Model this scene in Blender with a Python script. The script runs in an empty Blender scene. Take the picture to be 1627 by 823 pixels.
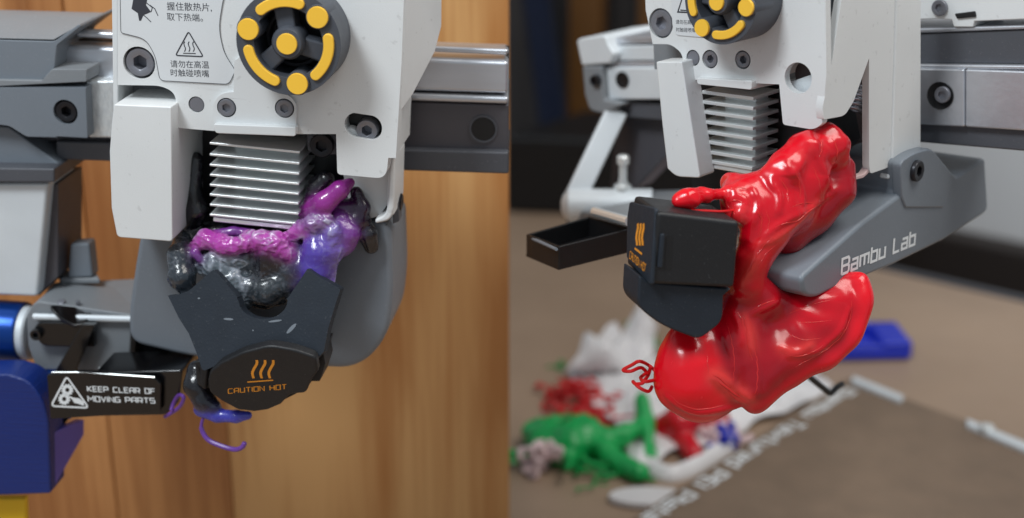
import bpy, bmesh, math, random
import numpy as np
from mathutils import Vector, Matrix, noise
from mathutils.bvhtree import BVHTree
from mathutils.geometry import tessellate_polygon

# ------------------------------------------------------------------ camera, light, exposure
S = bpy.context.scene
COL = S.collection
R = math.radians
random.seed(7)
np.random.seed(7)

CAM_H = 0.32                      # camera above the table top (metres)
PITCH = R(20)
FOV = R(40)
PW, PH = 1627.0, 823.0
FPX = (PW / 2) / math.tan(FOV / 2)

cam_d = bpy.data.cameras.new('camera')
cam = bpy.data.objects.new('camera', cam_d)
COL.objects.link(cam)
cam.location = (0, 0, CAM_H)
cam.rotation_euler = (R(90) - PITCH, 0, 0)
cam_d.sensor_width = 36
cam_d.angle = FOV
cam_d.clip_start = 0.005
cam_d.clip_end = 60
cam_d.dof.use_dof = True
cam_d.dof.focus_distance = 0.392
cam_d.dof.aperture_fstop = 8.0
S.camera = cam

W = bpy.data.worlds.new('World')
S.world = W
W.use_nodes = True
W.node_tree.nodes['Background'].inputs[0].default_value = (0.80, 0.90, 1.0, 1)
W.node_tree.nodes['Background'].inputs[1].default_value = 0.42

def area(name, loc, target, w, h, power, color):
    l = bpy.data.lights.new(name, 'AREA')
    l.shape = 'RECTANGLE'; l.size = w; l.size_y = h
    l.energy = power; l.color = color
    o = bpy.data.objects.new(name, l)
    COL.objects.link(o)
    o.location = loc
    o.rotation_euler = (Vector(target) - Vector(loc)).to_track_quat('-Z', 'Y').to_euler()
    return o
area('window_light', (-0.34, 0.02, 0.80), (0.0, 0.40, 0.18), 0.20, 0.20, 4.6, (0.90, 0.96, 1.0))
area('overhead_fill', (0.45, 0.25, 1.05), (0.12, 0.5, 0.1), 0.6, 0.4, 6.0, (1.0, 0.96, 0.90))  # unseen fill lamp added overhead to brighten fins, table and door
S.view_settings.view_transform = 'Standard'
S.view_settings.look = 'None'
S.view_settings.exposure = 0.0
S.view_settings.gamma = 1.0
S.cycles.use_denoising = True
S.cycles.max_bounces = 8

# ------------------------------------------------------------------ places: frames on which the machines are squared up
FWD = Vector((0, math.cos(PITCH), -math.sin(PITCH)))
UP = Vector((0, math.sin(PITCH), math.cos(PITCH)))
RT = Vector((1, 0, 0))
CAMP = Vector((0, 0, CAM_H))
MM = 0.001

def ray(px, py):
    return FWD + RT * ((px - PW / 2) / FPX) + UP * ((PH / 2 - py) / FPX)

def at(px, py, dist):
    return CAMP + ray(px, py) * dist

def table(px, py, z=0.0):
    d = ray(px, py)
    return CAMP + d * ((z - CAM_H) / d.z)

class Frame:
    """a machine's own axes: x right, y away from the operator, z up"""
    def __init__(s, px, py, dist, yaw, roll=0, pitch=0):
        s.o = at(px, py, dist)
        m = Matrix.Rotation(R(yaw), 3, 'Z') @ Matrix.Rotation(R(pitch), 3, 'X') @ Matrix.Rotation(R(roll), 3, 'Y')
        s.m = m; s.mi = m.transposed()
        s.co = s.mi @ (CAMP - s.o)
    def W(s, p):
        return s.o + s.m @ Vector(p)
    def V(s, v):
        return s.m @ Vector(v)
    def L(s, p):
        return s.mi @ (p - s.o)
    def _hit(s, px, py, ax, val):
        d = s.mi @ ray(px, py)
        return s.co + d * ((val - s.co[ax]) / d[ax])
    def y(s, px, py, d=0.0):
        return s._hit(px, py, 1, d * MM)
    def x(s, px, py, v):
        return s._hit(px, py, 0, v)
    def z(s, px, py, v):
        return s._hit(px, py, 2, v)
    def sc(s, px, py, d=0.0):
        return (s.W(s.y(px, py, d)) - CAMP).dot(FWD) / FPX
def dist(w):
    return (w - CAMP).dot(FWD)

# ------------------------------------------------------------------ materials
def lin(c):
    c = c / 255.0
    return c / 12.92 if c <= 0.04045 else ((c + 0.055) / 1.055) ** 2.4

def rgb(r, g, b):
    return (lin(r), lin(g), lin(b), 1.0)

def mat(name, col, rough=0.5, metal=0.0, var=0.06, vscale=60, bump=0.0, bscale=900, rvar=0.08, coat=0.0,
        sss=0.0, spec=0.5, specks=0.0, dust=None, stretch=None, bdist=0.0002, trans=0.0):
    m = bpy.data.materials.new(name)
    m.use_nodes = True
    nt = m.node_tree; n = nt.nodes; l = nt.links
    b = n['Principled BSDF']
    b.inputs['Metallic'].default_value = metal
    b.inputs['Specular IOR Level'].default_value = spec
    b.inputs['Coat Weight'].default_value = coat
    b.inputs['Coat Roughness'].default_value = 0.08
    b.inputs['Transmission Weight'].default_value = trans
    if sss:
        b.inputs['Subsurface Weight'].default_value = sss
        b.inputs['Subsurface Radius'].default_value = (0.004, 0.0012, 0.001)
        b.inputs['Subsurface Scale'].default_value = 1.0
    tc = n.new('ShaderNodeTexCoord')
    src = tc.outputs['Object']
    if stretch:
        mp = n.new('ShaderNodeMapping'); mp.inputs['Scale'].default_value = stretch
        l.new(src, mp.inputs[0]); src = mp.outputs[0]
    def noise_tex(scale, detail=4):
        t = n.new('ShaderNodeTexNoise'); t.inputs['Scale'].default_value = scale; t.inputs['Detail'].default_value = detail
        l.new(src, t.inputs['Vector']); return t.outputs['Fac']
    f = noise_tex(vscale)
    mx = n.new('ShaderNodeMix'); mx.data_type = 'RGBA'
    lo = [max(0, c * (1 - var * 2)) for c in col[:3]] + [1]
    hi = [min(1, c * (1 + var * 2)) for c in col[:3]] + [1]
    mx.inputs['A'].default_value = lo; mx.inputs['B'].default_value = hi
    l.new(f, mx.inputs['Factor'])
    out = mx.outputs['Result']
    if specks:
        rp = n.new('ShaderNodeValToRGB'); rp.color_ramp.elements[0].position = 0.66; rp.color_ramp.elements[1].position = 0.74
        l.new(noise_tex(1400 if not dust else 420, 2), rp.inputs[0])
        ms = n.new('ShaderNodeMath'); ms.operation = 'MULTIPLY'; ms.inputs[1].default_value = specks
        l.new(rp.outputs[0], ms.inputs[0])
        m2 = n.new('ShaderNodeMix'); m2.data_type = 'RGBA'
        m2.inputs['B'].default_value = dust or (0.55, 0.55, 0.55, 1)
        l.new(ms.outputs[0], m2.inputs['Factor']); l.new(out, m2.inputs['A']); out = m2.outputs['Result']
    l.new(out, b.inputs['Base Color'])
    rr = n.new('ShaderNodeMapRange'); rr.inputs['To Min'].default_value = max(0.02, rough - rvar); rr.inputs['To Max'].default_value = min(1, rough + rvar)
    l.new(noise_tex(vscale * 3.1), rr.inputs['Value']); l.new(rr.outputs[0], b.inputs['Roughness'])
    if bump:
        bp = n.new('ShaderNodeBump'); bp.inputs['Strength'].default_value = bump; bp.inputs['Distance'].default_value = bdist
        l.new(noise_tex(bscale, 3), bp.inputs['Height']); l.new(bp.outputs[0], b.inputs['Normal'])
    return m

def pigment_mat(name, rough, coat, sss, frost, bscale, bump, spec=0.5, radius=(0.004, 0.0012, 0.001), streak=None, pscale=130):
    """molten plastic: colour from the pigments that ran together, frosted where it was scuffed"""
    m = mat(name, (0.5, 0.5, 0.5, 1), rough=rough, coat=coat, sss=sss, bump=bump, bscale=bscale, rvar=0.12, bdist=0.0006, vscale=150, spec=spec)
    nt = m.node_tree; n = nt.nodes; l = nt.links; b = n['Principled BSDF']
    b.inputs['Subsurface Radius'].default_value = radius
    at_ = n.new('ShaderNodeVertexColor'); at_.layer_name = 'pigment'
    tc = n.new('ShaderNodeTexCoord')
    t = n.new('ShaderNodeTexNoise'); t.inputs['Scale'].default_value = pscale; t.inputs['Detail'].default_value = 8
    t.inputs['Distortion'].default_value = 1.8
    l.new(tc.outputs['Object'], t.inputs['Vector'])
    rp = n.new('ShaderNodeValToRGB')
    e = rp.color_ramp.elements
    e[0].position = 0.52; e[0].color = (0, 0, 0, 1); e[1].position = 0.64; e[1].color = (frost, frost, frost, 1)
    l.new(t.outputs['Fac'], rp.inputs[0])
    mul = n.new('ShaderNodeMath'); mul.operation = 'MULTIPLY'
    l.new(rp.outputs[0], mul.inputs[0]); l.new(at_.outputs['Alpha'], mul.inputs[1])
    mx = n.new('ShaderNodeMix'); mx.data_type = 'RGBA'
    mx.inputs['B'].default_value = (0.55, 0.58, 0.66, 1) if streak is None else streak
    l.new(mul.outputs[0], mx.inputs['Factor']); l.new(at_.outputs['Color'], mx.inputs['A'])
    l.new(mx.outputs['Result'], b.inputs['Base Color'])
    return m

def wood_mat(name, dark, light, seed):
    m = bpy.data.materials.new(name); m.use_nodes = True
    nt = m.node_tree; n = nt.nodes; l = nt.links; b = n['Principled BSDF']
    tc = n.new('ShaderNodeTexCoord')
    mp = n.new('ShaderNodeMapping'); mp.inputs['Scale'].default_value = (1, 1, 0.09); mp.inputs['Location'].default_value = (seed, seed * .37, 0)
    l.new(tc.outputs['Object'], mp.inputs[0])
    t = n.new('ShaderNodeTexNoise'); t.inputs['Scale'].default_value = 42; t.inputs['Detail'].default_value = 5; t.inputs['Distortion'].default_value = 0.9
    l.new(mp.outputs[0], t.inputs['Vector'])
    mp2 = n.new('ShaderNodeMapping'); mp2.inputs['Scale'].default_value = (1, 1, 0.03)
    l.new(tc.outputs['Object'], mp2.inputs[0])
    t2 = n.new('ShaderNodeTexNoise'); t2.inputs['Scale'].default_value = 420; t2.inputs['Detail'].default_value = 3
    l.new(mp2.outputs[0], t2.inputs['Vector'])
    wv = n.new('ShaderNodeTexWave'); wv.wave_type = 'RINGS'; wv.rings_direction = 'SPHERICAL'; wv.inputs['Scale'].default_value = 7
    wv.inputs['Distortion'].default_value = 7; wv.inputs['Detail'].default_value = 3; wv.inputs['Detail Scale'].default_value = 1.4
    mp3 = n.new('ShaderNodeMapping'); mp3.inputs['Scale'].default_value = (1, 1, 0.22); mp3.inputs['Location'].default_value = (-0.02, 0, -0.055)
    l.new(tc.outputs['Object'], mp3.inputs[0]); l.new(mp3.outputs[0], wv.inputs['Vector'])
    a1 = n.new('ShaderNodeMath'); a1.operation = 'MULTIPLY'; a1.inputs[1].default_value = 0.62; l.new(t.outputs['Fac'], a1.inputs[0])
    a2 = n.new('ShaderNodeMath'); a2.operation = 'MULTIPLY_ADD'; a2.inputs[1].default_value = 0.30; l.new(t2.outputs['Fac'], a2.inputs[0]); l.new(a1.outputs[0], a2.inputs[2])
    a3 = n.new('ShaderNodeMath'); a3.operation = 'MULTIPLY_ADD'; a3.inputs[1].default_value = 0.17; l.new(wv.outputs['Fac'], a3.inputs[0]); l.new(a2.outputs[0], a3.inputs[2])
    rp = n.new('ShaderNodeValToRGB'); e = rp.color_ramp.elements
    e[0].position = 0.40; e[0].color = dark; e[1].position = 0.66; e[1].color = light
    l.new(a3.outputs[0], rp.inputs[0]); l.new(rp.outputs[0], b.inputs['Base Color'])
    b.inputs['Roughness'].default_value = 0.5
    bp = n.new('ShaderNodeBump'); bp.inputs['Strength'].default_value = 0.1; bp.inputs['Distance'].default_value = 0.0003
    l.new(t2.outputs['Fac'], bp.inputs['Height']); l.new(bp.outputs[0], b.inputs['Normal'])
    return m

M = {}
M['white'] = mat('white_plastic', rgb(220, 222, 222), .42, var=.03, vscale=45, rvar=.12, bump=.2, bscale=3000, specks=.22, dust=(.28, .27, .26, 1))
M['white2'] = mat('white_sticker', rgb(214, 217, 219), .38, var=.015, bump=.05, bscale=2600)
M['print'] = mat('dark_print', rgb(52, 54, 62), .6, var=.05)
M['knob'] = mat('grey_knob_plastic', rgb(72, 76, 84), .45, var=.05, bump=.15, bscale=2200)
M['knobdark'] = mat('dark_grey_plastic', rgb(38, 38, 42), .5, var=.05)
M['yellow'] = mat('yellow_plastic', rgb(250, 196, 62), .45, var=.03, bump=.1, bscale=2200)
M['black'] = mat('black_plastic', rgb(16, 16, 18), .45, var=.1)
M['gloss'] = mat('glossy_black_plastic', rgb(12, 12, 14), .2, var=.1, coat=.3)
M['screw'] = mat('screw_steel', rgb(138, 139, 146), .4, metal=.6, var=.08, bump=.15, bscale=3000)
M['blackscrew'] = mat('black_oxide_steel', rgb(44, 44, 48), .35, metal=.6, var=.08)
M['alu'] = mat('bright_aluminium', rgb(242, 246, 246), .33, metal=.66, var=.03, bump=.12, bscale=2500, rvar=.05)
M['rail'] = mat('brushed_steel', rgb(205, 208, 214), .36, metal=.8, var=.05, vscale=300, stretch=(0.06, 1, 1), bump=.25, bscale=700)
M['block'] = mat('ground_steel', rgb(222, 228, 232), .42, metal=.6, var=.16, vscale=900, bump=.8, bscale=1600, stretch=(1, 1, .45))
M['frost'] = mat('sandblasted_aluminium', rgb(216, 222, 226), .5, metal=.2, var=.05, bump=.4, bscale=2500)
M['grey'] = mat('mid_grey_plastic', rgb(114, 121, 129), .42, var=.04, vscale=40, bump=.22, bscale=1900, specks=.1)
M['dgrey'] = mat('dark_grey_beam', rgb(78, 80, 86), .45, var=.05, bump=.25, bscale=1800, specks=.1)
M['ddgrey'] = mat('charcoal_beam', rgb(84, 82, 87), .42, var=.06, bump=.25, bscale=1500, metal=.2, stretch=(.2, 1, 1))
M['lgrey'] = mat('light_grey_plastic', rgb(126, 130, 134), .45, var=.05, bump=.2, bscale=1900, specks=.15)
M['sock'] = mat('black_silicone', rgb(34, 41, 50), .55, var=.12, vscale=130, bump=.3, bscale=1400, specks=.05, spec=.35)
M['sock_shaded'] = mat('shaded_black_silicone', rgb(20, 21, 24), .5, var=.1, vscale=130, bump=.2, bscale=1800, specks=.04)  # darker copy of the silicone: shade on turned-away faces put into the colour
M['orange'] = mat('orange_print', rgb(226, 146, 40), .6, var=.1, vscale=900)
M['whiteprint'] = mat('white_print', rgb(228, 232, 234), .5, var=.03)
M['blue'] = mat('blue_anodised_metal', rgb(14, 62, 140), .3, metal=.6, var=.06, stretch=(.2, 1, 1), bump=.2, bscale=1200)
M['bluep'] = mat('blue_plastic', rgb(12, 40, 112), .42, var=.06, bump=.6, bscale=2200, stretch=(.03, .03, 1), bdist=.0004)
M['purplep'] = mat('violet_plastic', rgb(96, 84, 170), .45, var=.05, bump=.2, bscale=1500)
M['tray'] = mat('blue_tray_plastic', rgb(14, 40, 178), .35, var=.05)
M['yellowbox'] = mat('yellow_box_plastic', rgb(235, 190, 30), .5, var=.05)
M['purplethread'] = mat('violet_filament', rgb(104, 62, 150), .3, var=.25, vscale=200)
M['red'] = pigment_mat('molten_red_plastic', .22, .15, .12, .16, 480, .06, spec=.42, streak=(0.75, 0.10, 0.09, 1))
M['purple'] = pigment_mat('molten_purple_plastic', .24, .45, .06, .15, 900, .25, pscale=300)
M['redscrap'] = mat('red_scrap_plastic', rgb(205, 20, 26), .35, var=.15)
M['redline'] = mat('stretched_red_plastic', (.64, .022, .022, 1), .16, var=.1, sss=.1, spec=.5)
M['green'] = mat('green_scrap_plastic', rgb(16, 160, 78), .4, var=.12, bump=.3, bscale=500)
M['table'] = mat('brown_table_laminate', rgb(158, 134, 113), .45, var=.10, vscale=14, bump=.1, bscale=300)
M['plate'] = mat('textured_brown_plate', rgb(126, 106, 88), .55, var=.12, vscale=55, bump=.7, bscale=1500, metal=.15, specks=.12)
M['bag'] = mat('white_plastic_film', rgb(225, 222, 222), .3, var=.06, sss=.0)
M['pinkscrap'] = mat('pale_pink_scrap', rgb(232, 205, 205), .45, var=.12, vscale=120)
M['wall'] = mat('grey_wall_paint', rgb(232, 231, 231), .8, var=.03, vscale=6)
M['wallbase'] = mat('dark_brown_board', rgb(46, 37, 32), .5, var=.1, vscale=10)
M['floor'] = mat('dark_brown_floor', rgb(70, 56, 46), .5, var=.15, vscale=5)
M['curtain'] = mat('charcoal_cloth', rgb(62, 58, 57), .9, var=.08, vscale=20)
M['navy'] = mat('navy_cloth', rgb(14, 26, 52), .85, var=.1, vscale=20)
M['ochre'] = mat('ochre_board', rgb(104, 66, 22), .6, var=.15, vscale=20)
M['wire'] = mat('dark_steel_wire', rgb(46, 46, 48), .4, metal=.6)
M['wood'] = wood_mat('orange_wood_veneer', rgb(184, 126, 70), rgb(218, 170, 112), 0.0)
M['wood_shaded'] = wood_mat('shaded_wood_veneer', rgb(156, 100, 54), rgb(198, 140, 86), 3.1)  # darker copy of the veneer: shade on the door's left put into colour
M['pinkedge'] = mat('pink_tinged_plastic', rgb(206, 178, 176), .45, var=.04)
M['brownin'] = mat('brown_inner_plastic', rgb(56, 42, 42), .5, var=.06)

# ------------------------------------------------------------------ building helpers
class G:
    def __init__(s):
        s.b = bmesh.new()
    def loops(s, loops, cap0=True, cap1=True, closed=True):
        b = s.b
        vs = [[b.verts.new(p) for p in L] for L in loops]
        for a, c in zip(vs, vs[1:]):
            n = len(a)
            for i in range(n if closed else n - 1):
                j = (i + 1) % n
                b.faces.new((a[i], a[j], c[j], c[i]))
        if cap0: b.faces.new(vs[0][::-1])
        if cap1: b.faces.new(vs[-1])
        return s
    def slab(s, F, pts, d, holes=()):
        """polygon of local points pushed along the local vector d, with optional round holes"""
        d = Vector(d)
        if not holes:
            s.loops([[F.W(p) for p in pts], [F.W(p + d) for p in pts]])
            return s
        b = s.b
        for off, flip in ((Vector((0, 0, 0)), 0), (d, 1)):
            flat_ = [[Vector((p.x, p.z, 0)) if abs(d.y) >= abs(d.x) else Vector((p.y, p.z, 0)) for p in poly] for poly in [pts] + list(holes)]
            vs = [b.verts.new(F.W(p + off)) for poly in [pts] + list(holes) for p in poly]
            for tri in tessellate_polygon(flat_):
                b.faces.new([vs[i] for i in tri])
        for poly in [pts] + list(holes):
            s.loops([[F.W(p) for p in poly], [F.W(p + d) for p in poly]], False, False)
        bmesh.ops.remove_doubles(b, verts=b.verts, dist=1e-7)
        return s
    def box(s, F, lo, hi):
        lo, hi = Vector(lo), Vector(hi)
        p = [Vector((lo.x, lo.y, lo.z)), Vector((hi.x, lo.y, lo.z)), Vector((hi.x, lo.y, hi.z)), Vector((lo.x, lo.y, hi.z))]
        return s.slab(F, p, (0, hi.y - lo.y, 0))
    def tube(s, pts, rad, n=10, flat=1.0):
        pts = [Vector(p) for p in pts]
        if not hasattr(rad, '__len__'): rad = [rad] * len(pts)
        t0 = (pts[1] - pts[0]).normalized()
        nrm = t0.orthogonal().normalized()
        L = []
        for i, p in enumerate(pts):
            t = (pts[min(i + 1, len(pts) - 1)] - pts[max(i - 1, 0)]).normalized()
            nrm = (nrm - t * nrm.dot(t)).normalized()
            bn = t.cross(nrm)
            L.append([p + (nrm * math.cos(2 * math.pi * k / n) + bn * math.sin(2 * math.pi * k / n) * flat) * rad[i] for k in range(n)])
        return s.loops(L)
    def lathe(s, c, ax, prof, n=32, hexes=()):
        """rings (radius, height along ax) about the world point c; ring numbers in hexes are hexagons"""
        ax = Vector(ax).normalized(); u = ax.orthogonal().normalized(); v = ax.cross(u)
        L = []
        for i, (r, h) in enumerate(prof):
            ring = []
            for k in range(n):
                a = 2 * math.pi * k / n
                q = r
                if i in hexes:
                    aa = (a + .3) % (math.pi / 3) - math.pi / 6
                    q = r * math.cos(math.pi / 6) / math.cos(aa)
                ring.append(c + ax * h + (u * math.cos(a) + v * math.sin(a)) * q)
            L.append(ring)
        return s.loops(L)

def rp(pts, n=5):
    """pixel outline with rounded corners: (x, y) or (x, y, radius)"""
    out = []
    N = len(pts)
    for i, p in enumerate(pts):
        if len(p) == 2 or p[2] <= 0:
            out.append((p[0], p[1])); continue
        P = Vector(p[:2]); A = Vector(pts[i - 1][:2]); B = Vector(pts[(i + 1) % N][:2])
        da = (A - P); db = (B - P)
        r = min(p[2], da.length * .49, db.length * .49)
        a = P + da.normalized() * r; c = P + db.normalized() * r
        for k in range(n + 1):
            t = k / n
            q = a * (1 - t) ** 2 + P * 2 * t * (1 - t) + c * t * t
            out.append((q.x, q.y))
    return out

def catmull(pts, n=6):
    pts = [Vector(p) for p in pts]; out = []
    for i in range(len(pts) - 1):
        p0 = pts[max(i - 1, 0)]; p1 = pts[i]; p2 = pts[i + 1]; p3 = pts[min(i + 2, len(pts) - 1)]
        for k in range(n):
            t = k / n
            out.append(.5 * ((2 * p1) + (p2 - p0) * t + (2 * p0 - 5 * p1 + 4 * p2 - p3) * t * t + (3 * p1 - p0 - 3 * p2 + p3) * t ** 3))
    out.append(pts[-1]); return out

def ly(F, pts, d=0.0):
    return [F.y(x, y, d) for x, y in pts]
def lx(F, pts, v):
    return [F.x(x, y, v) for x, y in pts]
def ring_l(c, r, n=28, plane='y', rz=None, a0=0):
    rz = rz or r
    out = []
    for k in range(n):
        a = a0 + 2 * math.pi * k / n
        out.append(c + (Vector((r * math.cos(a), 0, rz * math.sin(a))) if plane == 'y' else Vector((0, r * math.cos(a), rz * math.sin(a)))))
    return out

def thing(name, loc, label, cat, group=None):
    o = bpy.data.objects.new(name, None); COL.objects.link(o)
    o.location = loc; o.empty_display_size = .01
    o['label'] = label; o['category'] = cat
    if group: o['group'] = group
    return o

def base_of(p):
    while p.parent: p = p.parent
    return p.location.copy()

def finish(me, m, angle=35):
    me.materials.append(m)
    for p in me.polygons: p.use_smooth = True
    me.set_sharp_from_angle(angle=R(angle))

def obj(name, g, m, parent=None, bevel=0, seg=2, angle=35, loc=None, label=None):
    b = g.b
    bmesh.ops.recalc_face_normals(b, faces=b.faces)
    base = base_of(parent) if parent else (Vector(loc) if loc else Vector((0, 0, 0)))
    bmesh.ops.translate(b, verts=b.verts, vec=-base)
    me = bpy.data.meshes.new(name); b.to_mesh(me); b.free()
    finish(me, m, angle)
    o = bpy.data.objects.new(name, me); COL.objects.link(o)
    if parent:
        o.parent = parent
    else:
        o.location = base
    if bevel:
        md = o.modifiers.new('bevel', 'BEVEL'); md.width = bevel; md.segments = seg; md.limit_method = 'ANGLE'; md.angle_limit = R(35)
        md.harden_normals = True
    if label: o['label'] = label
    return o

def tag(o, label=None, cat=None, group=None, kind=None):
    if label: o['label'] = label
    if cat: o['category'] = cat
    if group: o['group'] = group
    if kind: o['kind'] = kind
    return o

def screw(parent, c, ax, r, h, m, name='screw', hexr=.52, hm=None):
    """socket screw: domed rim, hexagon socket sunk in; c is the seat, ax points out of it"""
    g = G()
    g.lathe(c, ax, [(r, 0), (r, h * .75), (r * .93, h), (r * hexr * 1.12, h), (r * hexr, h * .95), (r * hexr * .96, h * .15)], 36, (4, 5))
    return obj(name, g, m, parent)

# ---- lettering drawn with the strokes of a squared technical typeface: (x, y) on a 4 x 6 grid
GL = {
 'A': (4, [[(0,0),(0,5),(1,6),(4,6),(4,0)], [(0,2.6),(4,2.6)]]), 'B': (4, [[(0,0),(0,6),(3.4,6),(4,5.3),(4,3.8),(3.4,3.1),(4,2.4),(4,.7),(3.4,0),(0,0)], [(0.3,3.1),(3.2,3.1)]]),
 'C': (4, [[(4,0),(0,0),(0,5.2),(.8,6),(4,6)]]), 'E': (3.6, [[(3.6,0),(0,0),(0,6),(3.6,6)], [(.3,3),(3.3,3)]]), 'F': (3.6, [[(0,0),(0,6),(3.6,6)], [(.3,3),(3.3,3)]]),
 'G': (4, [[(4,6),(0.8,6),(0,5.2),(0,0),(4,0),(4,3),(2,3)]]), 'H': (4, [[(0,0),(0,6)], [(4,0),(4,6)], [(.4,3),(3.6,3)]]), 'I': (0, [[(0,0),(0,6)]]),
 'K': (4, [[(0,0),(0,6)], [(4,6),(.7,3),(4,0)]]), 'L': (3.6, [[(0,6),(0,0),(3.6,0)]]), 'M': (5, [[(0,0),(0,6),(2.5,2.6),(5,6),(5,0)]]),
 'N': (4, [[(0,0),(0,6),(4,0),(4,6)]]), 'O': (4, [[(2,0),(0,0),(0,6),(4,6),(4,0),(2,0)]]), 'P': (4, [[(0,0),(0,6),(3.3,6),(4,5.3),(4,2.6),(.4,2.6)]]),
 'R': (4, [[(0,0),(0,6),(3.3,6),(4,5.3),(4,2.6),(.4,2.6)], [(2.4,2.3),(4,0)]]), 'S': (4, [[(4,6),(0,6),(0,3.1),(4,3.1),(4,0),(0,0)]]), 'T': (4, [[(0,6),(4,6)], [(2,5.6),(2,0)]]),
 'U': (4, [[(0,6),(0,.8),(.8,0),(4,0),(4,6)]]), 'V': (4, [[(0,6),(2,0),(4,6)]]),
 'a': (3.4, [[(.2,4.2),(3.4,4.2),(3.4,0),(0,0),(0,2.2),(3,2.2)]]), 'b': (3.4, [[(0,6),(0,0),(3.4,0),(3.4,4),(.4,4)]]), 'm': (5, [[(0,0),(0,4.2),(5,4.2),(5,0)], [(2.5,3.8),(2.5,0)]]),
 'u': (3.4, [[(0,4.2),(0,0),(3.4,0),(3.4,4.2)]]), 'e': (3.4, [[(3.4,0),(0,0),(0,4.2),(3.4,4.2),(3.4,2),(.4,2)]]), 'x': (3.4, [[(0,4.2),(3.4,0)], [(3.4,4.2),(0,0)]]),
 't': (2.6, [[(.8,6),(.8,0),(2.6,0)], [(0,4.2),(2.6,4.2)]]), 'r': (2.6, [[(0,0),(0,4.2),(2.6,4.2)]]), 'd': (3.4, [[(3.4,6),(3.4,0),(0,0),(0,4.2),(3,4.2)]]), 'l': (0, [[(0,6),(0,0)]]),
 ' ': (2.2, []),
}
_lift = [0]
def ribbon(g, pts, o, u, v, nrm, w, closed=False):
    """flat stroke of width w through 2D points on the plane o + x u + y v"""
    P = [Vector(p) for p in pts]; N = len(P)
    Lf, Rt = [], []
    for i in range(N):
        a = P[(i - 1) % N] if (i > 0 or closed) else None
        c = P[(i + 1) % N] if (i < N - 1 or closed) else None
        d1 = (P[i] - a).normalized() if a is not None else None
        d2 = (c - P[i]).normalized() if c is not None else None
        if d1 is None: d1 = d2
        if d2 is None: d2 = d1
        n1 = Vector((-d1.y, d1.x)); n2 = Vector((-d2.y, d2.x))
        mm = (n1 + n2)
        mm = mm.normalized() if mm.length > 1e-6 else n1
        k = w / 2 / max(.45, mm.dot(n1))
        Lf.append(P[i] + mm * k); Rt.append(P[i] - mm * k)
    _lift[0] = (_lift[0] + 1) % 20
    z = nrm * (_lift[0] * 1.5e-6)
    A = [g.b.verts.new(o + u * p.x + v * p.y + z) for p in Lf]
    B = [g.b.verts.new(o + u * p.x + v * p.y + z) for p in Rt]
    for i in range(N if closed else N - 1):
        j = (i + 1) % N
        g.b.faces.new((A[i], A[j], B[j], B[i]))

def text_strokes(g, s, o, u, v, nrm, w=1.0, slant=0.0, gap=1.6):
    """u, v: world vectors of one grid unit"""
    x = 0
    for ch in s:
        wd, st = GL[ch]
        for line in st:
            ribbon(g, [(x + p[0] + slant * p[1], p[1]) for p in line], o, u, v, nrm, w)
        x += wd + gap
    return x - gap

def text_width(s, gap=1.6):
    return sum(GL[c][0] + gap for c in s) - gap

def cjk(g, s, o, u, v, size):
    """Chinese print: outlines from the built-in font laid on the plane o + x u + y v (unit vectors)"""
    c = bpy.data.curves.new('print', 'FONT'); c.body = s; c.size = 1.0
    t = bpy.data.objects.new('print', c); COL.objects.link(t)
    me = bpy.data.meshes.new_from_object(t.evaluated_get(bpy.context.evaluated_depsgraph_get()))
    vs = [g.b.verts.new(o + u * (p.co.x * size) + v * (p.co.y * size)) for p in me.vertices]
    for p in me.polygons:
        try: g.b.faces.new([vs[i] for i in p.vertices])
        except ValueError: pass
    bpy.data.objects.remove(t); bpy.data.curves.remove(c); bpy.data.meshes.remove(me)

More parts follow.
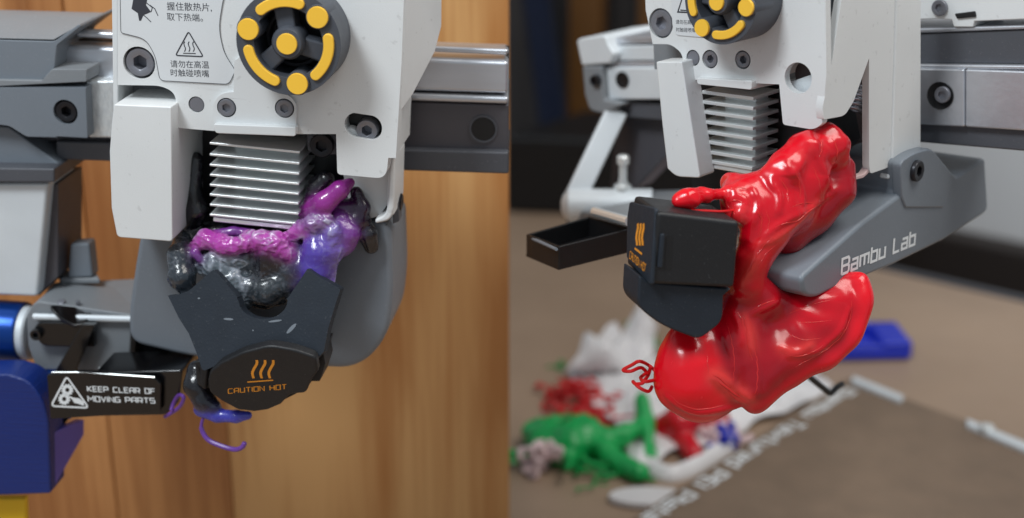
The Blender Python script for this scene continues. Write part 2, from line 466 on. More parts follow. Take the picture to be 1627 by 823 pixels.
# ---- molten plastic: a smooth union of tapered capsules turned into one skin (surface nets)
def melt(prims, vox, k, wob=0.0, wscale=0.01, smooth=2, ck=0.0012):
    """prims: (a, b, ra, rb, (r,g,b,frost)) in metres, world space -> verts, faces, colours"""
    A = np.array([list(p[0]) for p in prims]); B = np.array([list(p[1]) for p in prims])
    ra = np.array([p[2] for p in prims]); rb = np.array([p[3] for p in prims])
    mr = max(ra.max(), rb.max())
    lo = np.minimum(A, B).min(0) - mr - vox * 4; hi = np.maximum(A, B).max(0) + mr + vox * 4
    dim = np.ceil((hi - lo) / vox).astype(int) + 1
    ax = [lo[i] + vox * np.arange(dim[i]) for i in range(3)]
    X, Y, Z = np.meshgrid(*ax, indexing='ij')
    def wobble(P):
        return (np.sin(P[0] / wscale * 2.1 + 1.3 * np.sin(P[2] / wscale * 1.7)) * np.sin(P[1] / wscale * 1.9 + .7) + np.sin(P[2] / wscale * 2.6 + 2 * np.sin(P[0] / wscale * 1.1)) * .7) * wob
    def seg(i, P):
        d = B[i] - A[i]; L2 = max(d @ d, 1e-12)
        h = np.clip(((P[0] - A[i][0]) * d[0] + (P[1] - A[i][1]) * d[1] + (P[2] - A[i][2]) * d[2]) / L2, 0, 1)
        return np.sqrt((P[0] - A[i][0] - h * d[0]) ** 2 + (P[1] - A[i][1] - h * d[1]) ** 2 + (P[2] - A[i][2] - h * d[2]) ** 2) - (ra[i] + (rb[i] - ra[i]) * h)
    D = np.full(X.shape, .05)
    for i in range(len(prims)):
        m_ = max(ra[i], rb[i]) + 2 * max(k, .0035) + 4 * vox
        i_lo = np.maximum(((np.minimum(A[i], B[i]) - m_ - lo) / vox).astype(int), 0)
        i_hi = np.minimum(((np.maximum(A[i], B[i]) + m_ - lo) / vox).astype(int) + 2, dim)
        sl = tuple(slice(int(p), int(q)) for p, q in zip(i_lo, i_hi))
        s = seg(i, (X[sl], Y[sl], Z[sl])); d0 = D[sl]
        kk = prims[i][5] if len(prims[i]) > 5 else k
        h = np.clip(.5 + .5 * (d0 - s) / kk, 0, 1)
        D[sl] = d0 * (1 - h) + s * h - kk * h * (1 - h)
    if wob: D = D + wobble((X, Y, Z))
    n = D.shape
    ins = D < 0
    corners = [(i, j, l) for i in (0, 1) for j in (0, 1) for l in (0, 1)]
    def sub(a, c): return a[c[0]:n[0] - 1 + c[0], c[1]:n[1] - 1 + c[1], c[2]:n[2] - 1 + c[2]]
    cnt = sum(sub(ins, c).astype(int) for c in corners)
    act = (cnt > 0) & (cnt < 8)
    idx = -np.ones(act.shape, int); ids = np.argwhere(act); idx[act] = np.arange(len(ids))
    pos = np.zeros((len(ids), 3)); num = np.zeros(len(ids))
    for a in corners:
        for axis in range(3):
            if a[axis]: continue
            c = list(a); c[axis] = 1
            va = sub(D, a)[act]; vb = sub(D, c)[act]
            cr = (va < 0) != (vb < 0)
            t = np.where(cr, va / np.where(cr, va - vb, 1), 0)
            p = np.tile(np.array(a, float), (len(ids), 1)); p[:, axis] += t
            pos[cr] += p[cr]; num[cr] += 1
    V = lo + vox * (ids + pos / num[:, None])
    F = []
    for axis in range(3):
        o1, o2 = [(1, 2), (2, 0), (0, 1)][axis]
        s0 = [slice(1, -1)] * 3; s1 = [slice(1, -1)] * 3
        s0[axis] = slice(0, -1); s1[axis] = slice(1, None)
        a = ins[tuple(s0)]; b = ins[tuple(s1)]
        w = np.argwhere(a != b)
        base = w + 1; base[:, axis] -= 1
        def ci(d1, d2):
            q = base.copy(); q[:, o1] += d1; q[:, o2] += d2
            return idx[q[:, 0], q[:, 1], q[:, 2]]
        Q = np.stack([ci(-1, -1), ci(0, -1), ci(0, 0), ci(-1, 0)], 1)
        fl = a[tuple(w.T)]
        Q[~fl] = Q[~fl][:, ::-1]
        F.append(Q)
    F = np.concatenate(F)
    F = F[(F >= 0).all(1)]
    for _ in range(smooth):
        acc = np.zeros_like(V); c = np.zeros(len(V))
        for i in range(4):
            j = (i + 1) % 4
            np.add.at(acc, F[:, i], V[F[:, j]]); np.add.at(acc, F[:, j], V[F[:, i]])
            np.add.at(c, F[:, i], 1); np.add.at(c, F[:, j], 1)
        V = V * .4 + acc / np.maximum(c, 1)[:, None] * .6
    wsum = np.zeros(len(V)); C = np.zeros((len(V), 4))
    ds = np.stack([seg(i, V.T) for i in range(len(prims))])
    ds -= ds.min(0)
    for i, p in enumerate(prims):
        w = np.exp(-ds[i] / ck); wsum += w; C += w[:, None] * np.array(p[4])
    return V, F, C / wsum[:, None]

def melt_obj(name, parent, m, data, ridges=None):
    V, F, C = data
    me = bpy.data.meshes.new(name)
    me.from_pydata((V - np.array(base_of(parent))).tolist(), [], F.tolist())
    me.update()
    if ridges is not None:
        nr = np.zeros(len(V) * 3); me.vertices.foreach_get('normal', nr); nr = nr.reshape(-1, 3)
        C = np.array(C)
        V2 = V + nr * ridges(V, C)[:, None]
        me.vertices.foreach_set('co', (V2 - np.array(base_of(parent))).ravel()); me.update()
    ca = me.color_attributes.new('pigment', 'FLOAT_COLOR', 'POINT')
    ca.data.foreach_set('color', C.astype(np.float32).ravel())
    finish(me, m, 80)
    o = bpy.data.objects.new(name, me); COL.objects.link(o); o.parent = parent
    return o

# ------------------------------------------------------------------ the setting
def quad_obj(name, pts, d, m, **k):
    g = G(); g.loops([[Vector(p) for p in pts], [Vector(p) + Vector(d) for p in pts]])
    return obj(name, g, m, **k)

e0, e1 = table(809, 291), table(1650, 483)
ed = (e1 - e0).normalized(); en = Vector((-ed.y, ed.x, 0))
if en.y < 0: en = -en
t = quad_obj('table', [e0 - ed * .9, e0 + ed * 1.2, e0 + ed * 1.2 - en * 1.7, e0 - ed * .9 - en * 1.7], (0, 0, -.026), M['table'], bevel=.003)
tag(t, kind='structure')
g = G(); g.loops([[e0 - ed * .9 + en * .0015 + Vector((0, 0, .0006)), e0 + ed * 1.2 + en * .0015 + Vector((0, 0, .0006)), e0 + ed * 1.2 + en * .0015 - Vector((0, 0, .028)), e0 - ed * .9 + en * .0015 - Vector((0, 0, .028))],
                  [p + en * .006 for p in (e0 - ed * .9 + Vector((0, 0, .0006)), e0 + ed * 1.2 + Vector((0, 0, .0006)), e0 + ed * 1.2 - Vector((0, 0, .028)), e0 - ed * .9 - Vector((0, 0, .028)))]])
obj('table_edge_strip', g, M['dgrey'], t)
fl = quad_obj('floor', [(-4, -2, -.75), (4, -2, -.75), (4, 5, -.75), (-4, 5, -.75)], (0, 0, -.05), M['floor'])
tag(fl, kind='structure')
w0 = e0 + en * .42; 
def wallp(s_, z): return w0 + ed * s_ + Vector((0, 0, z))
wl = quad_obj('wall', [wallp(-3, -.75), wallp(3, -.75), wallp(3, 1.8), wallp(-3, 1.8)], en * .06, M['wall'])
tag(wl, kind='structure')
# top of the dark skirting where the photograph shows the wall begin
def on_plane(px, py, p0, nn):
    d = ray(px, py); return CAMP + d * ((p0 - CAMP).dot(nn) / d.dot(nn))
sk = on_plane(1570, 388, w0 - en * .03, en)
g = G(); a = wallp(-3, -.749) - en * .032; b_ = wallp(3, -.749) - en * .032
g.loops([[a, b_, Vector((b_.x, b_.y, sk.z)), Vector((a.x, a.y, sk.z))], [p + en * .03 for p in (a, b_, Vector((b_.x, b_.y, sk.z)), Vector((a.x, a.y, sk.z)))]])
obj('skirting_board', g, M['wallbase'], wl, bevel=.004)

# things hanging at the back, left of the wall: charcoal curtain, navy cloth strip, ochre board
def drape(name, p0, p1, ztop, zbot, m, amp, nf, lean, label, cat):
    g = G(); b = g.b; n = 60; mz = 8
    dv = (p1 - p0); nn = Vector((-dv.y, dv.x, 0)).normalized()
    for side in (0, .004):
        rows = []
        for j in range(mz + 1):
            f = j / mz; z = ztop + (zbot - ztop) * f
            rows.append([b.verts.new(p0 + dv * (i / n) + nn * (amp * (math.sin(i / n * nf * 6.283) + .4 * math.sin(i / n * nf * 15 + f * 2)) * (.5 + .5 * f) + side) + lean * f + Vector((0, 0, z))) for i in range(n + 1)])
        for r0, r1 in zip(rows, rows[1:]):
            for i in range(n): b.faces.new((r0[i], r0[i + 1], r1[i + 1], r1[i]))
    o = obj(name, g, m, loc=(p0 + p1) / 2)
    tag(o, label, cat); return o
def bp(px, off): # ground point behind the table under pixel column px, off metres beyond its edge
    q = on_plane(px, 250, e0 + en * off, en); return Vector((q.x, q.y, 0))
drape('curtain', bp(640, .30), bp(1330, .30), 1.0, -.74, M['curtain'], .012, 9, Vector((0, 0, 0)), 'charcoal cloth curtain hanging at the back behind the right printer', 'curtain')
ca, cb, cc_ = [on_plane(px, py, e0 + en * .22, en) for px, py in ((822, -60), (864, -60), (872, 330))]
cl_ = Vector((cc_.x - ca.x, cc_.y - ca.y, 0))
drape('cloth_strip', Vector((ca.x, ca.y, 0)), Vector((cb.x, cb.y, 0)), ca.z, cc_.z, M['navy'], .004, 2, cl_, 'dark navy cloth strip hanging askew in front of the charcoal curtain', 'cloth')
for i, (a, b_, lab) in enumerate(((900, 948, 'wide ochre brown board standing behind the end cap of the right gantry'), (1006, 1040, 'narrow ochre brown board beside the white housing top edge'))):
    p, q = bp(a, .245 - .01 * i), bp(b_, .245 - .01 * i)
    g = G(); L = [p + Vector((0, 0, -.74)), q + Vector((.0, 0, -.74)), q + Vector((0, 0, .8)), p + Vector((0, 0, .8))]
    g.loops([L, [v + en * .012 for v in L]])
    o = obj('board', g, M['ochre'], loc=p, bevel=.002)
    tag(o, lab, 'board', 'ochre boards at the back')
g = G(); L = [table(812, 300), table(1035, 312), table(1035, 350) * 1, table(812, 326)]
# black case standing at the back of the table top
p, q = table(800, 338), table(1130, 352)
L = [p, q, q + en * .10, p + en * .10]
g = G(); g.loops([L, [v + Vector((0, 0, .058)) for v in L]])
bc = obj('equipment_case', g, M['black'], loc=p, bevel=.004)
tag(bc, 'low black case lying at the back left of the brown table', 'case')

# wooden cabinet door close behind the left printer, standing on the table
PY = 0.505
def door_x(px, py=411):
    return on_plane(px, py, Vector((0, PY, 0)), Vector((0, 1, 0)))
door = thing('cabinet_door', (-.15, PY, 0), 'orange brown wood veneer door panel close behind the left printer', 'door')
spans = [(-200, 88, 'wood_shaded'), (90, 142, 'wood_shaded'), (143.2, 340, 'wood_shaded'), (340.5, 809, 'wood')]  # left boards carry the door's shade in their darker colour
for i, (a, b_, mm) in enumerate(spans):
    xa, xb = door_x(a).x, door_x(b_).x
    yo = (.003, 0, .0004, 0)[i]
    L = [Vector((xa, PY + yo, .0005)), Vector((xb, PY + yo, .0005)), Vector((xb, PY + yo, .46)), Vector((xa, PY + yo, .46))]
    g = G(); g.loops([L, [v + Vector((0, .018, 0)) for v in L]])
    obj('board', g, M[mm], door, bevel=.0008)
g = G(); L = [Vector((door_x(-200).x, PY + .0225, .0005)), Vector((door_x(809).x, PY + .0225, .0005)), Vector((door_x(809).x, PY + .0225, .46)), Vector((door_x(-200).x, PY + .0225, .46))]
g.loops([L, [v + Vector((0, .004, 0)) for v in L]]); obj('backing_panel', g, M['wallbase'], door)

# ------------------------------------------------------------------ LEFT PRINTER
FL = Frame(420, 250, .40, -6, 2)
sL = FL.sc(420, 250)
loc = FL.W(FL.y(420, 120, 30))

# --- gantry
gan = thing('printer_gantry', FL.W(FL.y(420, 160, 50)), 'horizontal metal gantry of the left printer in front of wood door', 'gantry', 'printer gantries')
def strip(F, name, xl, xr, l, r, d0, d1, m, parent, bevel=.0004):
    """l, r: (top, bottom) pixel rows at the pixel columns xl and xr"""
    q = ly(F, [(xl, l[0]), (xr, r[0]), (xr, r[1]), (xl, l[1])], d0)
    k = [p + Vector((0, (d1 - d0) * MM, 0)) for p in q]
    if xr < 900:
        for i in (1, 2): k[i].x = F.y(xr, r[0], d1).x
    g = G(); g.loops([[F.W(p) for p in q], [F.W(p) for p in k]])
    return obj(name, g, m, parent, bevel=bevel)
strip(FL, 'guide_rod', 120, 808, (49, 60), (78, 88), 38, 43, M['rail'], gan, .0010)
strip(FL, 'rod_channel', 100, 808, (62, 72), (89, 98), 44, 60, M['black'], gan)
strip(FL, 'upper_rail', 84, 808, (72, 127), (97, 150), 36, 62, M['rail'], gan, .0014)
strip(FL, 'rail_gap', 84, 808, (127, 131), (150.5, 154), 40, 62, M['black'], gan)
strip(FL, 'rail_lip', 84, 808, (130, 142), (154, 166), 35, 62, M['rail'], gan, .0010)
strip(FL, 'lower_beam', 30, 808, (142.5, 223), (166.5, 241), 37, 62, M['ddgrey'], gan, .0006)
strip(FL, 'bottom_flange', 88, 808, (224, 254), (241.5, 277), 34, 62, M['dgrey'], gan, .0008)
c = FL.y(768, 205, 36.8)
g = G(); g.lathe(FL.W(c), FL.V((0, -1, 0)), [(24 * sL, -.0002), (24 * sL, .0004), (21 * sL, .0004), (20 * sL, -.0001)], 36)
obj('hole_rim', g, M['dgrey'], gan)
g = G(); g.lathe(FL.W(c), FL.V((0, -1, 0)), [(20 * sL, -.0001), (20 * sL, .0002), (19.6 * sL, .0002)], 36)
obj('screw_hole', g, M['black'], gan)
# bright ground steel block next to the bracket
g = G(); g.slab(FL, ly(FL, [(136, 128), (182, 128), (182, 220), (139, 219)], 30), (0, .006, 0))
obj('carriage_block', g, M['block'], gan, bevel=.0008)
# grey plastic end bracket
g = G(); g.slab(FL, ly(FL, rp([(-60, 62), (86, 66, 6), (126, 38, 3), (128, 42), (90, 72, 4), (86, 110, 5), (66, 128, 4), (-60, 126)]), 27), (0, .03, 0))
br = obj('end_bracket', g, M['grey'], gan, bevel=.0008)
g = G(); q = ly(FL, [(-60, 60), (85, 64), (125, 39), (-60, 34)], 27); q[2].y += .012; q[3].y += .012
g.slab(FL, q, (0, .012, -.0006)); obj('bracket_top', g, M['lgrey'], br, bevel=.0006)
g = G(); g.slab(FL, ly(FL, rp([(-60, 126), (66, 128), (82, 110, 3), (138, 110, 2), (137, 130), (-60, 140)]), 25.5), (0, .03, 0))
obj('bracket_ledge', g, M['lgrey'], br, bevel=.0008)
hc = FL.y(104, 178, 25)
g = G(); g.slab(FL, ly(FL, rp([(-60, 139.5), (136, 139.5), (139, 219, 2), (42, 217, 6), (15, 200, 4), (-60, 190)]), 25), (0, .03, 0), [ring_l(hc, 21.5 * sL)])
obj('bracket_plate', g, M['grey'], br, bevel=.0006)
g = G(); g.lathe(FL.W(hc) + FL.V((0, .004, 0)), FL.V((0, -1, 0)), [(22.5 * sL, -.003), (22.5 * sL, .0002)], 30); obj('socket_floor', g, M['black'], br)
screw(br, FL.W(hc) + FL.V((0, .0039, 0)), FL.V((0, -1, 0)), 19 * sL, .0035, M['blackscrew'])
g = G(); g.slab(FL, ly(FL, [(-60, 196), (14, 202), (96, 262), (-60, 262)], 30), (0, .03, 0)); obj('bracket_gusset', g, M['grey'], br, bevel=.0006)

# --- upright with the wiper assembly
upr = thing('printer_upright', FL.W(FL.y(60, 480, 45)), 'pale metal upright and grey wiper base at the far left edge', 'upright')
g = G(); g.slab(FL, ly(FL, [(-60, 266), (86, 268), (86, 290), (-60, 290)], 24), (0, .034, 0)); obj('top_bar', g, M['dgrey'], upr, bevel=.0006)
g = G(); g.slab(FL, ly(FL, [(-60, 290.5), (76, 290.5), (59, 472), (-60, 468)], 27), (0, .022, 0)); obj('post', g, M['frost'], upr, bevel=.0012)
g = G(); g.slab(FL, ly(FL, [(77, 292), (92, 292), (92, 440), (60, 472)], 32), (0, .02, 0)); obj('post_side', g, M['ddgrey'], upr, bevel=.0004)
# base: top face recedes, so it is laid between two depths
def loftq(F, pts, ds, thick):
    q = [F.y(x, y, d) for (x, y), d in zip(pts, ds)]
    return q
g = G(); q = loftq(FL, [(50, 497), (262, 500), (262, 440), (82, 448)], (22, 22, 46, 46), 0)
g.slab(FL, q, (0, 0, -.004)); obj('base_top', g, M['lgrey'], upr, bevel=.0006)
g = G(); q = loftq(FL, [(96, 452), (160, 452), (152, 436), (90, 438)], (38, 38, 45, 45), 0)
g.slab(FL, q, (0, 0, .0022)); obj('tab_foot', g, M['lgrey'], upr, bevel=.0008)
g = G(); g.slab(FL, ly(FL, rp([(107, 442), (111, 388, 5), (141, 386, 6), (147, 441)]), 38), (0, .006, 0)); obj('tab', g, M['grey'], upr, bevel=.0012)
g = G(); g.slab(FL, ly(FL, rp([(42, 500, 6), (56, 478, 10), (210, 500), (205, 590), (58, 588, 3), (44, 550, 8)]), 21.5), (0, .02, 0)); obj('base_front', g, M['lgrey'], upr, bevel=.0010)
g = G(); g.tube([FL.W(FL.y(54, 503, 20)), FL.W(FL.y(215, 507, 20))], .0011, 10); obj('base_bar', g, M['frost'], upr)
# ribs on the base's left end
g = G(); c = FL.y(20, 526, 30); r = 56 * sL
g.lathe(FL.W(c), FL.V((1, 0, 0)), [(r * .96, -.02), (r, -.018), (r, .0036), (r * .97, .0044), (r * .3, .0046)], 48); obj('roller', g, M['blue'], upr)
g = G(); g.lathe(FL.W(c), FL.V((1, 0, 0)), [(r * .9, .0046), (r * .9, .0066), (r * .84, .0072)], 40); obj('roller_flange', g, M['frost'], upr)
# black bracket with the screw, arm and chute
wp = thing('nozzle_wiper', FL.W(FL.y(160, 600, 15)), 'black wiper bracket bearing a white KEEP CLEAR OF MOVING PARTS sign', 'wiper')
g = G(); g.slab(FL, ly(FL, rp([(50, 528, 12), (60, 512, 8), (130, 513), (150, 516), (150, 552), (68, 551, 10)]), 18), (0, .0024, 0)); obj('slot_plate', g, M['gloss'], wp, bevel=.0005)
screw(wp, FL.W(FL.y(60, 529, 18.2)), FL.V((0, -1, 0)), 10.5 * sL, .002, M['gloss'])
g = G(); q = [FL.y(x, y, d) for x, y, d in ((79, 488, 18), (84, 480, 26), (112, 476, 28), (147, 478, 28), (149, 486, 24), (136, 514, 17), (118, 517, 17), (96, 506, 17))]
g.slab(FL, q, (0, .0004, -.0012)); obj('ear_plate', g, M['gloss'], wp, bevel=.0004)
for px, py, r in ((98, 485, 7.5), (124, 485, 4)):
    g = G(); g.lathe(FL.W(FL.y(px, py, 23 if r > 5 else 22.5)) + FL.V((0, 0, .001)), FL.V((0, -.35, 1)), [(r * sL, -.001), (r * sL, .0004), (r * .8 * sL, .0006)], 20); obj('rivet', g, M['screw'], wp)
g = G(); g.slab(FL, ly(FL, [(131, 515), (152, 516), (118, 594), (86, 592)], 16), (0, .0022, 0)); obj('arm', g, M['gloss'], wp, bevel=.0004)
g = G(); g.slab(FL, ly(FL, [(130, 512), (268, 517), (292, 570), (292, 600), (120, 600)], 26), (0, .004, 0)); obj('back_plate', g, M['gloss'], wp, bevel=.0006)
g = G(); q = [FL.y(x, y, d) for x, y, d in ((158, 590, 4), (292, 592, 6), (284, 580, 14), (164, 578, 14))]
g.slab(FL, q, (0, 0, -.0015)); ch = obj('chute_top', g, M['gloss'], wp, bevel=.0005)
g = G(); g.tube([FL.W(FL.y(x, y, 16)) for x, y in ((158, 586), (200, 582), (282, 577))], [.0006, .0009, .0007], 8); obj('chute_rim', g, M['alu'], wp)
g = G(); g.slab(FL, ly(FL, rp([(150, 592), (290, 588, 6), (284, 640, 8), (262, 660, 6), (150, 662)]), 4), (0, .016, 0)); obj('chute', g, M['gloss'], wp, bevel=.0012)
g = G(); g.slab(FL, ly(FL, rp([(74, 596, 3), (130, 590), (246, 600, 10), (255, 610), (254, 656, 4), (80, 666, 3)]), 1.5), (0, .0016, 0)); sp = obj('sign_plate', g, M['gloss'], wp, bevel=.0003)
g = G(); g.tube([FL.W(FL.y(x, y, 1.7)) for x, y in ((82, 591.5), (130, 591.5), (246, 599.5))], .00022, 6); obj('plate_edge', g, M['alu'], sp)
# print on the sign: warning triangle, two gears, a hand, two lines of text
def plane_axes(F, px, py, d, px2, py2):
    """origin, unit u (towards the second pixel) and v on the plane y = d"""
    o = F.y(px, py, d); u = (F.y(px2, py2, d) - o); L = u.length; u.normalize()
    v = Vector((-u.z, 0, u.x))
    return F.W(o), F.V(u), F.V(v), L
def print_line(g, F, s, p, q, d, hpx, w=1.15, slant=0.0, gap=1.6):
    o, u, v, L = plane_axes(F, p[0], p[1], d, q[0], q[1])
    k = L / text_width(s, gap)
    text_strokes(g, s, o, u * k, v * (hpx * F.sc(p[0], p[1], d) / 6), F.V((0, -1, 0)), w, slant, gap)
g = G()
print_line(g, FL, 'KEEP CLEAR OF', (139.5, 621.5), (246, 625.5), 1.4, 8.5)
print_line(g, FL, 'MOVING PARTS', (140.5, 637.5), (246, 640.5), 1.4, 8.5)
obj('lettering', g, M['whiteprint'], sp)
def pxpoly(F, pts, d):
    return [F.W(F.y(x, y, d)) for x, y in pts]
def flat(g, pts):
    g.b.faces.new([g.b.verts.new(p) for p in pts])
def pxribbon(g, F, pts, d, wpx, closed=False):
    o = F.y(pts[0][0], pts[0][1], d); s_ = F.sc(pts[0][0], pts[0][1], d)
    loc_ = [F.y(x, y, d) - o for x, y in pts]
    ribbon(g, [(p.x, p.z) for p in loc_], F.W(o), F.V((1, 0, 0)), F.V((0, 0, 1)), F.V((0, -1, 0)), wpx * s_, closed)
g = G()
pxribbon(g, FL, rp([(106, 598, 6), (141, 648, 7), (81, 645, 7)], 4), 1.4, 3.0, True)
def gear(cx, cy, r):
    pts = []
    for k in range(24):
        rr = r if (k % 2) else r * .80
        for e in (-.05, .05):
            a = k * math.pi / 12 + e; pts.append((cx + rr * math.cos(a), cy + rr * math.sin(a)))
    inn = [(cx + r * .34 * math.cos(i * math.pi / 24), cy + r * .34 * math.sin(i * math.pi / 24)) for i in range(48)]
    A = [g.b.verts.new(p) for p in pxpoly(FL, pts, 1.4)]; B = [g.b.verts.new(p) for p in pxpoly(FL, inn, 1.4)]
    for i in range(48): g.b.faces.new((A[i], A[(i + 1) % 48], B[(i + 1) % 48], B[i]))
gear(107, 619.5, 10); gear(102, 634, 10)
flat(g, pxpoly(FL, [(110, 629), (117, 632), (126, 633), (133, 639), (133.5, 645), (126, 642), (118, 640), (115, 635), (110, 631)], 1.4))
obj('warning_symbol', g, M['whiteprint'], sp)
# curl of purple scrap on the chute's end
g = G(); g.tube(catmull([FL.W(FL.y(x, y, d)) for x, y, d in ((262, 662, 5), (284, 648, 2), (292, 632, 0), (284, 628, 2), (276, 640, 3), (272, 652, 2))]), .0006, 8)
o = obj('plastic_curl', g, M['purplethread'], loc=FL.W(FL.y(280, 645, 3)))
tag(o, 'small purple curl of plastic beside the black wiper sign', 'plastic scrap')

# --- blue holder in the corner and the yellow box under it
bh = thing('spool_holder', FL.W(FL.y(60, 780, 20)), 'deep blue plastic holder with a violet inner face in the corner', 'holder')
g = G(); g.slab(FL, ly(FL, rp([(-60, 595), (12, 595), (44, 604, 20), (68, 634, 20), (77, 672, 10), (80, 785, 4), (-60, 790)]), 6), (0, .012, 0)); obj('front_plate', g, M['bluep'], bh, bevel=.0010)
g = G(); g.slab(FL, ly(FL, rp([(20, 592), (108, 594), (112, 668), (70, 668), (60, 640, 10), (20, 610)]), 19), (0, .004, 0)); obj('back_plate', g, M['blue'], bh, bevel=.0008)
g = G(); q = [FL.y(x, y, d) for x, y, d in ((79, 690, 8), (134, 666, 26), (134, 690, 26), (82, 782, 8))]
g.slab(FL, q, (-.003, 0, 0)); obj('inner_face', g, M['purplep'], bh, bevel=.0004)
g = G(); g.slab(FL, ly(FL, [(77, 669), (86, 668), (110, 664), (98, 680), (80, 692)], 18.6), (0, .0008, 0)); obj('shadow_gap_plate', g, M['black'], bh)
yb_ = FL.y(0, 788, 14)
g = G(); g.slab(FL, ly(FL, [(-60, 792), (40, 792), (42, 860), (-60, 860)], 14), (0, .003, 0))
o = obj('storage_box', g, M['yellowbox'], loc=FL.W(FL.y(20, 858, 20)), bevel=.0008); tag(o, 'yellow plastic box just showing under the blue holder', 'box')

# --- toolhead
th = thing('toolhead', loc, 'white left toolhead with the legible Chinese warning sticker seen head on', 'toolhead', 'printer toolheads')
bigc, pinc = FL.y(221, 100, 0), FL.y(312, 166, 0)
slot = []
cA, cB = FL.y(566, 199, 0), FL.y(588, 203, 0)
for k in range(32):
    a = math.pi / 2 + k * 2 * math.pi / 31
    base = cA if math.cos(a) < 0 else cB
    slot.append(base + Vector((math.cos(a) * 19 * sL, 0, math.sin(a) * 20 * sL)))
out = rp([(187, -60), (187, 135, 1), (256, 136, 14), (279, 148, 16), (281, 203, 6), (340, 208), (470, 213), (534, 213), (536, 277, 6), (613, 284, 16), (617, 251), (629, 251), (638, 100), (644, -60)])
g = G(); g.slab(FL, ly(FL, out, 0), (0, .006, 0), [ring_l(bigc, 26 * sL), ring_l(pinc, 13 * sL), slot])
hs = obj('housing', g, M['white'], th, bevel=.0004)
g = G(); g.slab(FL, ly(FL, [(176, -60), (187.5, -60), (188, 300), (181, 300)], 2.5), (0, .028, 0)); obj('side_lip', g, M['white'], hs, bevel=.0005)
g = G(); g.slab(FL, ly(FL, [(189, -60), (640, -60), (628, 248), (540, 250), (540, 205), (285, 200), (280, 130), (189, 128)], 6.2), (0, .024, 0)); obj('housing_core', g, M['white'], hs)
g = G(); q = [FL.y(643, -60, 1.2), FL.y(637, 120, 1.2), FL.y(632, 184, 2), FL.y(656, 150, 11), FL.y(691, 82, 24), FL.y(701, 44, 26), FL.y(702, -60, 26)]
g.slab(FL, q, (-.004, .012, 0)); obj('side_wall', g, M['white'], hs, bevel=.0004)
# sticker with print
g = G(); stk = rp([(190, -60), (192, 52, 4), (232, 62, 14), (247, 90, 10), (254, 128, 8), (364, 134, 8), (374, 112, 6), (356, 84, 12), (347, 45, 20), (356, -10, 20), (380, -60)])
g.slab(FL, ly(FL, stk, -.3), (0, .0003 - 1e-5, 0)); st = obj('sticker', g, M['white2'], th, bevel=.00012)
g = G()
pxribbon(g, FL, stk, -.32, 1.0, True)
obj('sticker_border', g, M['dgrey'], st)
g = G()
def cline(s, x0, y0, x1, size, d=-.34, F=FL, slope=0.03):
    o, u, v, L = plane_axes(F, x0, y0, d, x1, y0 + (x1 - x0) * slope)
    cjk(g, s, o, u, v, size * F.sc(x0, y0, d))
cline('握住散热片,', 265, 15, 330, 14.2); cline('取下热端。', 265, 31.5, 330, 13.6)
cline('请勿在高温', 270.5, 106, 330, 12.8); cline('时触碰喷嘴', 270.5, 120, 330, 12.8)
obj('lettering', g, M['print'], st)
g = G()
pxribbon(g, FL, rp([(299.5, 50, 4), (323, 90, 4), (279, 88, 4)], 3), -.34, 2.0, True)
for x in (294, 301, 308):
    pxribbon(g, FL, [(x - .5, 66), (x - 2, 69), (x - 1, 73), (x + .5, 76), (x + .5, 79), (x - 1, 82)], -.34, 1.5)
pxribbon(g, FL, [(291, 84.5), (311, 85)], -.34, 1.4)
obj('heat_symbol', g, M['print'], st)
g = G()
flat(g, pxpoly(FL, [(209, 14), (219, 21), (221, 33), (224, 33), (228, 24), (240, 19), (232, 8), (236, -10), (214, -14)], -.34))
pxribbon(g, FL, catmull2 if False else [(228, 24), (233, 28), (240, 35)], -.34, 1.4)
pxribbon(g, FL, [(238, 8), (246, 14), (251, 25)], -.34, 1.4)
pxribbon(g, FL, [(232, 4), (242, 12), (240, 19)], -.34, 1.4)
obj('hand_symbol', g, M['print'], st)
# screws and pin in the front
g = G(); g.lathe(FL.W(bigc) + FL.V((0, .0058, 0)), FL.V((0, -1, 0)), [(26.5 * sL, -.001), (26.5 * sL, .0006), (20 * sL, .0004)], 36); obj('counterbore', g, M['knobdark'], hs)
screw(th, FL.W(bigc) + FL.V((0, .0052, 0)), FL.V((0, -1, 0)), 23.5 * sL, .0047, M['screw'])
g = G(); g.lathe(FL.W(pinc) + FL.V((0, .005, 0)), FL.V((0, -1, 0)), [(12 * sL, -.002), (12 * sL, .0046), (11 * sL, .0048)], 30); obj('pin', g, M['screw'], th)
# cover plate over the heat sink
cs = [FL.y(360, 171, -1.2), FL.y(452, 172, -1.2)]
g = G(); g.slab(FL, ly(FL, rp([(372, 97), (384, 88), (460, 90), (440, 140), (440, 148, 4), (460, 151, 9), (471, 166, 6), (470, 214, 5), (342, 209, 5), (338, 190), (338, 162, 10), (352, 148, 9), (371, 146)]), -1.2), (0, .0012 - 1e-5, 0), [ring_l(c, 15.5 * sL) for c in cs])
cp = obj('heat_sink_cover', g, M['white'], th, bevel=.0003)
g = G(); q = ly(FL, rp([(339, 197, 3), (470, 202, 3), (470, 217, 5), (342, 212, 5)]), -3.2); g.slab(FL, q, (0, .003, 0)); obj('cover_lip', g, M['white'], cp, bevel=.0012, seg=4)
for c in cs:
    g = G(); g.lathe(FL.W(c) + FL.V((0, .0010, 0)), FL.V((0, -1, 0)), [(15.4 * sL, 0), (15.4 * sL, .0002)], 30); obj('counterbore', g, M['knobdark'], cp)
    screw(th, FL.W(c) + FL.V((0, .0009, 0)), FL.V((0, -1, 0)), 14 * sL, .0012, M['screw'])
